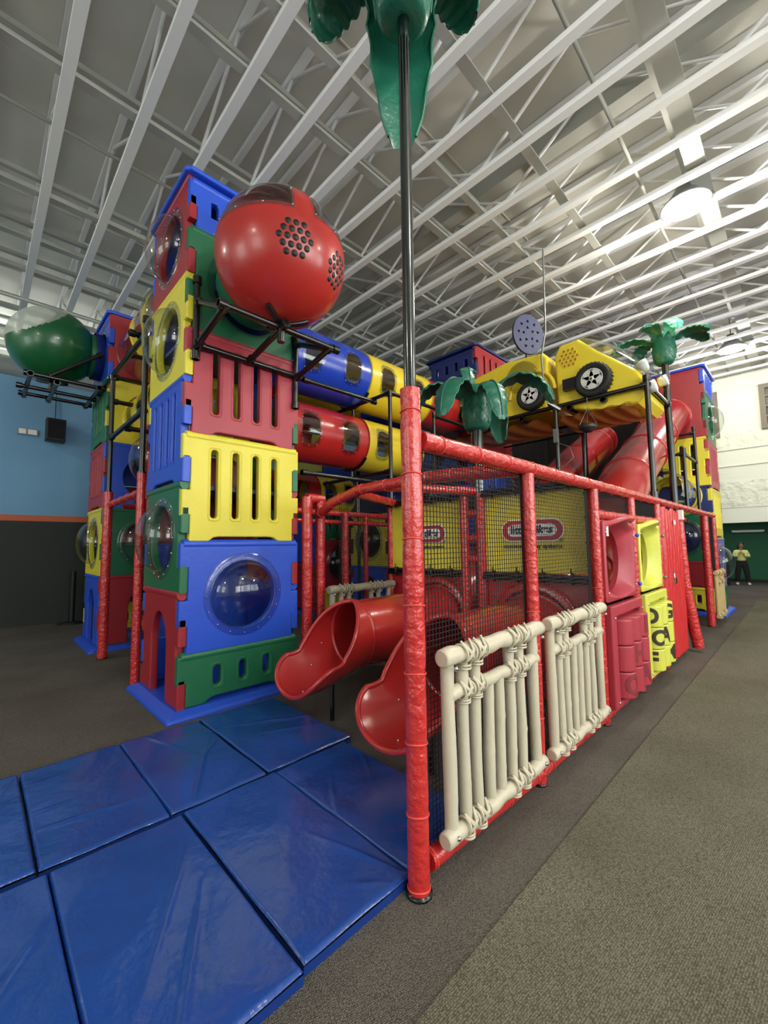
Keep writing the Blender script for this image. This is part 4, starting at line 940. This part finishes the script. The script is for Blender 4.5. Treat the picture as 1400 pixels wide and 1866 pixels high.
# ================================================================ palms
def palm(label, loc, pole_r, zb, sc=1.0, rot=0, hang=(), polekey='black', nf=6, light=(), zpole0=0.0, droop=1.0):
    t = thing('palm_tree', label, 'palm tree', loc, 0, 'green plastic palm trees')
    b = MB(); b.tube([(0, 0, zpole0), (0, 0, zb + .1)], pole_r, 20); b.build('pole', polekey, t)
    b = MB(); n = 40
    prof = [(.03, 0), (.10, .0), (.13, .03), (.15, .10), (.16, .18), (.158, .26), (.15, .33), (.155, .40), (.165, .46), (.12, .49), (.001, .49)]
    b.lathe([(q * sc, z * sc) for q, z in prof], 40, TR((0, 0, zb)))
    for k in range(9):          # criss-cross bark ribs
        for s_ in (-1, 1):
            b.tube([((.143 + .0035 * min(i, 5)) * sc * math.cos(2 * PI * k / 9 + s_ * i * .16), (.143 + .0035 * min(i, 5)) * sc * math.sin(2 * PI * k / 9 + s_ * i * .16), zb + (.06 + .028 * i) * sc) for i in range(8)], .006 * sc, 5)
    b.build('trunk_crown', 'palm', t)
    def frond(a, L1, rise, drop, wid, key):
        ca, sa = math.cos(a), math.sin(a); b = MB(); ns, nw = 44, 10
        def ctr(s_):      # along the rib
            x = .10 * sc + L1 * (math.sin(s_ * PI * .5) * .92 + .08 * s_); z = zb + .36 * sc + rise * math.sin(min(1, s_ / .38) * PI / 2) - drop * max(0, (s_ - .3) / .7) ** 1.9; return x, z
        def fn(uu, vv, off=0):
            x, z = ctr(uu); x2, z2 = ctr(min(1, uu + .01)); tx, tz = x2 - x, z2 - z; l = math.hypot(tx, tz) or 1; nx_, nz_ = -tz / l, tx / l
            q = vv * 2 - 1; prof_ = (.45 + .55 * min(1, uu / .42)) if uu < .42 else math.sqrt(max(.0, 1 - ((uu - .42) / .60) ** 2.6))
            sca = 1 - .10 * abs(math.sin(uu * PI * 6.5)) ** .6 * (1 if abs(q) > .8 else 0) * (uu > .3)
            y = q * wid * prof_ * sca; dn = -.26 * abs(q) ** 1.6 * wid * prof_ + .012 * (1 - abs(q)) + .008 * math.sin(uu * PI * 13) * abs(q) + off
            X = x + nx_ * dn; Z = z + nz_ * dn; return (X * ca - y * sa, X * sa + y * ca, Z)
        b.grid(lambda uu, vv: fn(uu, vv), ns, nw); b.grid(lambda uu, vv: fn(uu, vv, -.014 * sc), ns, nw)
        b.tube([fn(i / 30, .5, .004) for i in range(30)], .007 * sc, 6)
        b.tube([fn(i / ns, 0, -.007) for i in range(ns)], .009 * sc, 6); b.tube([fn(i / ns, 1, -.007) for i in range(ns)], .009 * sc, 6)
        b.build('frond', key, t)
    for i in range(nf):
        a = rot + 2 * PI * i / nf; up = hang[i] if i < len(hang) else (.52, .12, .34, .15)
        frond(a, up[0] * sc, up[1] * sc, up[2] * sc, up[3] * sc, 'palm_light' if i in light else 'palm')
    return t
# directions: camera sees from (0,0); angle 0 = +X (right-back), 90 = +Y (left-back)
palm('tall palm on the near corner, its dark pole rising from the red padded corner post', (1.437, YF, 0), .029, 4.18, 1.0, math.radians(46),
     [(.16, .04, .84, .2), (.48, .20, .24, .17), (.74, .14, .28, .19), (.46, .06, .25, .17), (.44, .12, .22, .17), (.38, .16, .22, .15)], 'darkpole')
b = MB(); pad_tube(b, [(1.437, YF, .015), (1.437, YF, 2.235)], .049, .30)
pp = thing('padded_corner_post', 'tall wrinkled red padded corner post nearest the camera', 'post', (1.437, YF, 0))
b.build('foam_sleeve', None, pp, TR((-1.437, -YF, 0)))
b = MB(); b.lathe([(.001, 0), (.058, 0), (.058, .012), (.001, .012)], 24); b.build('foot_plate', 'black', pp)
palm('small palm on a shiny black pole in front of the yellow car', (3.80, 2.42, 0), .062, 2.72, .98, math.radians(-58),
     [(.70, .24, .36, .16), (.46, .10, .50, .15), (.10, .42, .03, .10), (.60, .22, .34, .17), (.56, .12, .46, .16), (.40, .08, .46, .13)], 'darkpole', 6)
palm('tall palm with one mint green leaf at the far end of the car frame', (7.17, YF + .03, 0), .045, 4.12, .95, math.radians(215),
     [(.34, .22, .22, .12), (.48, .10, .12, .13), (.62, .20, .16, .13), (.45, .30, -.1, .12), (.45, .12, .3, .14), (.62, .12, .22, .13), (.4, .2, .1, .13)], 'black', 7, light=(0,))

# ================================================================ the yellow car
def wheel_parts(t, c, rad, bracket=True):
    wme = thing_part = MB(); b = MB(); k = rad
    M = TR(c) @ RY(-PI / 2)
    b.lathe([(k * .60, -.03), (k * .66, .04), (k * .9, .05), (k, .03), (k * 1.01, 0), (k * 1.01, -.05), (k * .97, -.09), (k * .6, -.10)], 44, M)
    for i in range(28):
        a = 2 * PI * i / 28; b.box((-.006, k * .985, -.09), (.006, k * 1.03, .03), M @ RZ(a))
    w_ = b.build('wheel', 'tyre', t)
    b = MB(); b.use('silver').lathe([(k * .60, .03), (k * .62, .045), (k * .57, .05), (k * .56, .02)], 40, M); b.lathe([(.001, .055), (k * .14, .055), (k * .17, .03)], 20, M)
    for i in range(5):
        a = 2 * PI * i / 5 + .3
        pts = [(-.045 * k / .2, .02), (.045 * k / .2, .02), (.062 * k / .2, k * .35), (.028 * k / .2, k * .59), (-.028 * k / .2, k * .59), (-.062 * k / .2, k * .35)]
        pts = [(x * .95, y) for x, y in pts]; vs = [(x, y, .048) for x, y in pts] + [(x * 1.1, y, .02) for x, y in pts]; n = 6
        b.add(vs, [tuple(range(n))] + [(i_, n + i_, n + (i_ + 1) % n, (i_ + 1) % n) for i_ in range(n)], False, M @ RZ(a))
    b.use('dark').lathe([(.001, .0), (k * .6, .0)], 30, M); b.lathe([(.001, .058), (k * .06, .058)], 10, M)
    b.build('hubcap', None, w_)
def body(prof, x0, x1, key, nm, parent, bev=.045):
    """profile in (y,z) extruded along x with soft edges"""
    me = curve_mesh([[(y, z) for y, z in prof]], x1 - x0, bev, key, nm, 4); me.transform(RZ(PI / 2)); me.transform(TR(((x0 + x1) / 2, 0, 0)))
    for p in me.polygons: p.use_smooth = False
    return link(me, nm, parent)
t = thing('toy_car_pod', 'yellow car-shaped pod with a clear windscreen and headlights, on the high black frame', 'toy car', (6.55, 1.9, 0))
T0 = TR((-6.55, -1.9, 0))
bd = body([(2.46, 3.50), (2.48, 4.30), (2.40, 4.43), (2.13, 4.44), (1.90, 4.20), (1.42, 3.76), (1.33, 3.60), (1.33, 3.38), (1.42, 3.30), (1.95, 3.33)], 6.06, 7.08, 'car', 'body', t); bd.matrix_local = T0
b = MB()
def ws(uu, vv):
    a = PI * uu; y = 2.28 - .95 * vv; zb_ = 4.42 - max(0, 2.13 - y) * .86; hgt = .21 * math.sin(PI * min(1, vv * .95 + .05)) ** .7
    return (6.57 - .50 * math.cos(a), y - .12 * math.sin(a) * vv, zb_ - .03 + hgt * math.sin(a) ** .7)
b.grid(ws, 32, 24); b.build('windscreen', 'clear', t, T0)
b = MB(); b.use('clearrim'); b.tube([ws(i / 32, 1) for i in range(33)], .008, 6); b.tube([ws(0, i / 24) for i in range(25)], .008, 6); b.tube([ws(1, i / 24) for i in range(25)], .008, 6); b.build('windscreen_rim', None, t, T0)
b = MB(); b.box((5.965, 2.05, 3.70), (6.05, 2.34, 3.86)); b.build('axle_bracket', 'black', t, T0)
wheel_parts(t, (5.97 - 6.55, 1.93 - 1.9, 3.745), .235)
wheel_parts(t, (7.17 - 6.55, 1.93 - 1.9, 3.745), .235)
for hx, hy, hz in ((6.14, 1.42, 3.80), (6.95, 1.36, 3.80), (6.1, 1.33, 3.48)):
    b = MB(); b.use('silver').lathe([(.001, 0), (.06, .0), (.075, .05), (.08, .11), (.07, .115), (.06, .09), (.001, .08)], 20, TR((hx, hy, hz)) @ RX(math.radians(80))); b.build('headlight', None, t, T0)
b = MB()
for j, n in enumerate((3, 4, 5, 4, 3)):
    for i in range(n):
        y = 2.27 + (i - (n - 1) / 2) * .062; z = 4.2 + (2 - j) * .056; M = TR((6.055, y, z)) @ RY(-PI / 2)
        b.use('car').tube([M @ Vector((.022 * math.cos(q * PI / 6), .022 * math.sin(q * PI / 6), .002)) for q in range(12)], .0045, 5, closed=True); b.use('carunder').lathe([(.001, .002), (.02, .002)], 12, M)
b.build('air_hole', None, t, T0)
t = thing('toy_van_pod', 'yellow rear car pod half hidden by the small palm fronds', 'toy car', (6.55, 3.2, 0)); T0 = TR((-6.55, -3.2, 0))
bd = body([(2.60, 3.50), (2.58, 4.32), (2.66, 4.42), (3.3, 4.47), (4.0, 4.36), (4.08, 4.2), (4.08, 3.45)], 6.06, 7.08, 'car', 'body', t); bd.matrix_local = T0
b = MB(); b.tube([(6.05, 2.85 + .36 * math.cos(a), 3.80 + .36 * math.sin(a)) for a in [PI * i / 24 for i in range(25)]], .03, 10); b.build('wheel_arch', 'car', t, T0)
b = MB(); b.use('clearsmoke').lathe([(.26 * math.sin(PI / 2 * i / 10), .12 * math.cos(PI / 2 * i / 10)) if i else (.001, .12) for i in range(11)], 32, TR((6.05, 3.0, 4.12)) @ RY(-PI / 2)); b.build('side_bubble', None, t, T0)
wheel_parts(t, (5.97 - 6.55, 2.83 - 3.2, 3.76), .215)
wheel_parts(t, (5.97 - 6.55, 3.80 - 3.2, 3.72), .2)
bolts(t, [(6.25, 2.585, z) for z in (3.62, 3.85, 4.1, 4.3)], .012, 'chrome', T0)
# canvas bellies under the pods
for lab, y0, y1, z0, nm in (('orange canvas sling under the rear yellow pod', 2.7, 4.4, 3.36, 7), ('orange canvas sling under the front yellow pod', 1.5, 2.45, 3.32, 8)):
    b = MB(); b.grid(lambda uu, vv, y0=y0, y1=y1, z0=z0: (6.05 + 1.0 * uu, y0 + (y1 - y0) * vv, z0 - .07 * math.sin(PI * uu) + .015 * math.sin(vv * 30 + uu * 8)), 24, 40)
    b.grid(lambda uu, vv, y0=y0, y1=y1, z0=z0: (6.05 + 1.0 * uu, y0 + (y1 - y0) * vv, z0 + .02 - .07 * math.sin(PI * uu) + .015 * math.sin(vv * 30 + uu * 8)), 24, 40)
    o = b.build('canvas_sling', 'carunder'); tag(o, lab, 'sling', 'canvas slings under the car pods')
# perforated blue disc on a stem
t = thing('perforated_disc', 'blue perforated disc on a dark stem above the rear yellow pod', 'disc', (6.32, 3.0, 0))
outer = ell(0, 0, .28, .34, 48); holes = []
for rr_, n in ((.09, 5), (.18, 9)):
    for i in range(n):
        a = 2 * PI * i / n + rr_ * 5; c = (rr_ * math.cos(a), rr_ * 1.2 * math.sin(a)); holes.append([(c[0] + .03 * math.cos(a + q), c[1] + .03 * math.sin(a + q)) for q in (0, 2.09, 4.19)])
me = curve_mesh([outer] + holes, .04, .004, 'disc', 'disc_plate'); link(me, 'disc_plate', t, TR((0, 0, 4.93)) @ RZ(math.radians(-30)))
b = MB(); b.tube([(0, .05, 4.42), (0, .03, 4.9)], .014, 8); b.build('stem', 'black', t)
# hanging bowl
t = thing('hanging_bowl', 'small black bowl hanging on thin cords under the front yellow pod', 'bowl', (5.9, 2.0, 3.1))
b = MB(); b.lathe([(.001, -.1), (.05, -.092), (.1, -.05), (.125, 0), (.12, 0), (.095, -.045), (.001, -.09)], 32); b.build('bowl', 'iron', t)
b = MB()
for k in range(3): a = 2 * PI * k / 3 + .4; b.tube([(.122 * math.cos(a), .122 * math.sin(a), 0), (.01, 0, .24)], .0035, 5)
b.tube([(.01, 0, .24), (.02, 0, .4)], .004, 5); b.build('cord', 'grey', t)
# conduit with a fitting and small box on the frame post
t = thing('wall_conduit', 'thin grey conduit rising past the yellow pods to the ceiling', 'pipe', (6.0, 2.56, 0))
b = MB(); b.tube([(-.02, 0, 3.52), (-.05, .05, 3.9), (-.06, .06, 4.3), (-.02, 0, 4.7), (0, -.01, 6.0)], .014, 8); b.build('pipe', 'grey', t)
b = MB(); b.tube([(-.06, -.02, 3.56), (.0, -.16, 3.44)], .035, 12); b.build('fitting', 'chrome', t)
b = MB(); b.box((-.1, -.14, 2.95), (-.05, -.08, 3.15)); b.tube([(-.07, -.12, 2.95), (-.08, -.3, 2.85), (-.07, -.34, 2.7), (-.07, -.2, 2.58), (-.07, -.1, 2.6)], .005, 6); b.build('cable_box', 'grey', t)

# ================================================================ things on the walls and far floor
t = thing('wall_speaker', 'black box loudspeaker hanging on the blue wall', 'speaker', (1.06, 10.78, 3.97))
me = curve_mesh([[(-.16, -.24), (.16, -.24), (.16, .22), (-.16, .22)]], .26, .02, 'dark', 'cabinet'); link(me, 'cabinet', t)
b = MB(); b.box((-.13, -.14, -.2), (.13, -.125, .18)); b.build('grille', 'canvas', t); b = MB(); b.box((-.02, .12, .1), (.02, .22, .2)); b.tube([(0, .15, .2), (0, .19, .9)], .008, 6); b.build('bracket', 'dark', t)
t = thing('wall_sign', 'small white light-panel beside the speaker on the blue wall', 'sign', (.64, 10.97, 3.9))
b = MB(); b.box((-.16, 0, -.065), (.16, .03, .065)); b.build('casing', 'grey', t); b = MB(); b.box((-.14, -.006, -.05), (-.03, 0, .05)); b.box((.0, -.006, -.05), (.14, 0, .05)); b.build('panel', 'white', t)
t = thing('rope_stanchion', 'black post on a round base against the black wall', 'post', (1.45, 10.6, 0))
b = MB(); b.lathe([(.001, 0), (.24, 0), (.24, .015), (.05, .05), (.001, .05)], 28); b.build('base', 'dark', t); b = MB(); b.tube([(0, 0, .04), (0, .0, 1.05)], .05, 14); b.build('post', 'dark', t)
t = thing('arcade_cabinet', 'dark arcade cabinet beside the person in the green recess', 'arcade cabinet', (18.3, 2.25, 0))
b = MB(); b.box((-.3, -.3, 0), (.3, .3, .8)); b.box((-.3, -.05, .8), (.3, .3, 1.35)); b.build('cabinet', 'dark', t)
b = MB(); b.box((-.31, -.1, 1.2), (.28, .31, 1.38)); b.build('marquee', 'wallwhite', t); b = MB(); b.box((-.32, -.1, .85), (-.3, .22, 1.15)); b.build('screen', 'canvas', t); b = MB(); b.box((-.34, -.26, .72), (-.1, .26, .86)); b.build('control_panel', 'grey', t)
t = thing('tube_light', 'unlit tube light high on the green wall above the person', 'light', (20.12, 1.5, 1.85)); b = MB(); b.box((-.04, -.45, -.03), (.04, .45, .04)); b.build('housing', 'wallwhite', t); b = MB(); b.tube([(-.05, -.42, -.03), (-.05, .42, -.03)], .015, 8); b.build('tube', 'white', t)
t = thing('notice_board', 'white notice board on the far wall, glimpsed between the padded posts', 'notice board', (7.7, 10.93, 1.65))
b = MB(); b.box((-.75, -.01, -.5), (.75, .02, .5)); b.build('board', 'white', t)
b = MB(); b.box((-.78, -.02, -.53), (.78, .0, -.5)); b.box((-.78, -.02, .5), (.78, 0, .53)); b.box((-.78, -.02, -.5), (-.75, 0, .5)); b.box((.75, -.02, -.5), (.78, 0, .5)); b.build('surround', 'grey', t)
for lab, a0, a1, h_ in (('added black screen for the dark depth between the slides and the middle tower', (7.75, 4.6), (10.6, 4.6), 4.6), ('added black screen for the dark far side of the play structure', (10.66, 2.48), (10.66, 8.4), 4.6), ('long added black screen for the dark depth behind the crawl tubes', (6.8, 8.6), (10.6, 8.6), 3.9)):
    b = MB(); L_ = math.hypot(a1[0] - a0[0], a1[1] - a0[1]); dx, dy = (a1[0] - a0[0]) / L_, (a1[1] - a0[1]) / L_
    for off in (0, .02): b.grid(lambda uu, vv, off=off: (a0[0] + dx * uu * L_ - dy * (off + .02 * math.sin(uu * 40)), a0[1] + dy * uu * L_ + dx * (off + .02 * math.sin(uu * 40)), .02 + h_ * vv), 120, 4)
    o = b.build('dark_depth_screen', 'canvas'); tag(o, lab, 'screen', 'added black screens')  # added sheets standing in for the dark depths inside the structure
# ---- person
def skin_mesh(name, joints, edges, root, key, parent, sub=2):
    me = bpy.data.meshes.new(name); me.from_pydata([j[0] for j in joints], edges, []); o = bpy.data.objects.new(name, me); C.collection.objects.link(o); o.parent = parent
    sk = o.modifiers.new('skin', 'SKIN'); sk.use_smooth_shade = True
    if not me.skin_vertices: me.skin_vertices.new()
    for i, j in enumerate(joints):
        rr_ = j[1]; rr_ = rr_ if isinstance(rr_, tuple) else (rr_, rr_); me.skin_vertices[0].data[i].radius = rr_; me.skin_vertices[0].data[i].use_root = (i == root)
    sb = o.modifiers.new('sub', 'SUBSURF'); sb.levels = sub; sb.render_levels = sub; me.materials.append(P[key]); return o
K = 1.5
# local frame: x = person's left-right seen from camera, -y = towards the camera
per = thing('person', 'person in pale lime sweater and black trousers, hands joined, by the green wall', 'person', (18.7, 1.62, 0), -PI / 2 + math.radians(8))
J = [((0, 0, .88), .06), ((0, 0, 1.02), .06), ((0, 0, 1.12), .06), ((0, 0, 1.235), .045), ((.015, -.02, 1.30), .052), ((.02, -.025, 1.375), .068), ((.02, -.01, 1.43), .055),
     ((-.13, 0, 1.14), .03), ((-.19, -.02, .97), .028), ((-.13, -.15, .99), .026), ((-.03, -.19, 1.10), .026), ((.13, 0, 1.14), .03), ((.19, -.02, .97), .028), ((.13, -.15, .99), .026), ((.03, -.19, 1.10), .026),
     ((-.08, 0, .78), .06), ((-.115, -.01, .45), .05), ((-.145, .02, .09), .042), ((-.16, -.10, .04), .034), ((.08, 0, .78), .06), ((.115, -.01, .45), .05), ((.145, .02, .09), .042), ((.16, -.10, .04), .034)]
E_ = [(0, 1), (1, 2), (2, 3), (3, 4), (4, 5), (5, 6), (2, 7), (7, 8), (8, 9), (9, 10), (2, 11), (11, 12), (12, 13), (13, 14), (0, 15), (15, 16), (16, 17), (17, 18), (0, 19), (19, 20), (20, 21), (21, 22)]
J = [((x, y, z * .985), r_) for (x, y, z), r_ in J]
bodyo = skin_mesh('body', J, E_, 0, 'skin', per)
for sx in (-1, 1):     # fingers and thumb, palms together under the chin
    for k in range(4):
        x = sx * (.012 + .002 * k); y = -.20 + .018 * k
        skin_mesh('finger', [((sx * .02, -.19 + .012 * k, 1.095), .010), ((x, y - .004, 1.125 + .003 * (k % 3)), .0088), ((x, y, 1.15 + .004 * (2 - abs(k - 1))), .0075)], [(0, 1), (1, 2)], 0, 'skin', per, 1)
    skin_mesh('thumb', [((sx * .03, -.165, 1.085), .011), ((sx * .022, -.145, 1.105), .009), ((sx * .012, -.135, 1.12), .008)], [(0, 1), (1, 2)], 0, 'skin', per, 1)
skin_mesh('sweater', [((0, 0, .80), (.15, .125)), ((0, 0, 1.0), (.14, .12)), ((0, 0, 1.12), (.15, .115)), ((0, 0, 1.205), (.075, .07)), ((-.14, 0, 1.13), .07), ((-.195, -.02, .965), .06), ((-.13, -.15, .985), .05), ((-.07, -.18, 1.03), .038),
                      ((.14, 0, 1.13), .07), ((.195, -.02, .965), .06), ((.13, -.15, .985), .05), ((.07, -.18, 1.03), .038)], [(0, 1), (1, 2), (2, 3), (2, 4), (4, 5), (5, 6), (6, 7), (2, 8), (8, 9), (9, 10), (10, 11)], 1, 'hoodie', per)
skin_mesh('trousers', [((0, 0, .93), (.12, .10)), ((0, 0, .78), (.14, .115)), ((-.08, 0, .68), .10), ((-.115, -.01, .43), .082), ((-.145, .02, .09), .07), ((.08, 0, .68), .10), ((.115, -.01, .43), .082), ((.145, .02, .09), .07)], [(0, 1), (1, 2), (2, 3), (3, 4), (1, 5), (5, 6), (6, 7)], 0, 'trousers', per)
for sx in (-1, 1):
    b = MB(); b.ball((sx * .155, -.05, .04), .05, 14, (1, 2.1, .8)); b.build('shoe', 'shoe', per)
b = MB(); b.ball((.02, .012, 1.385), .082, 18, (1, 1, 1.0)); b.ball((-.05, .03, 1.31), .05, 14, (1, .9, 1.6)); b.build('hair', 'hair', per)
b = MB(); b.use('skin').ball((.02, -.098, 1.345), .011, 8, (1, 1.2, 1.4)); b.ball((.092, -.02, 1.35), .014, 8, (.5, 1, 1.4)); b.use('hair')
for sx in (-1, 1): b.ball((.02 + sx * .026, -.086, 1.363), .008, 8)
b.use('logored').ball((.02, -.09, 1.318), .016, 8, (1.2, .5, .35)); b.build('face', None, per)

# ================================================================ to metres
for o in list(bpy.data.objects):
    if o.parent is None:
        if o.type == 'LIGHT':
            o.location = o.location * S
            if o.data.type == 'AREA': o.data.size *= S; o.data.size_y *= S
        elif o.type == 'CAMERA': o.location = o.location * S
        else:
            o.location = o.location * S; o.scale = o.scale * S
    if o.type == 'LIGHT' : o.data.energy *= S * S
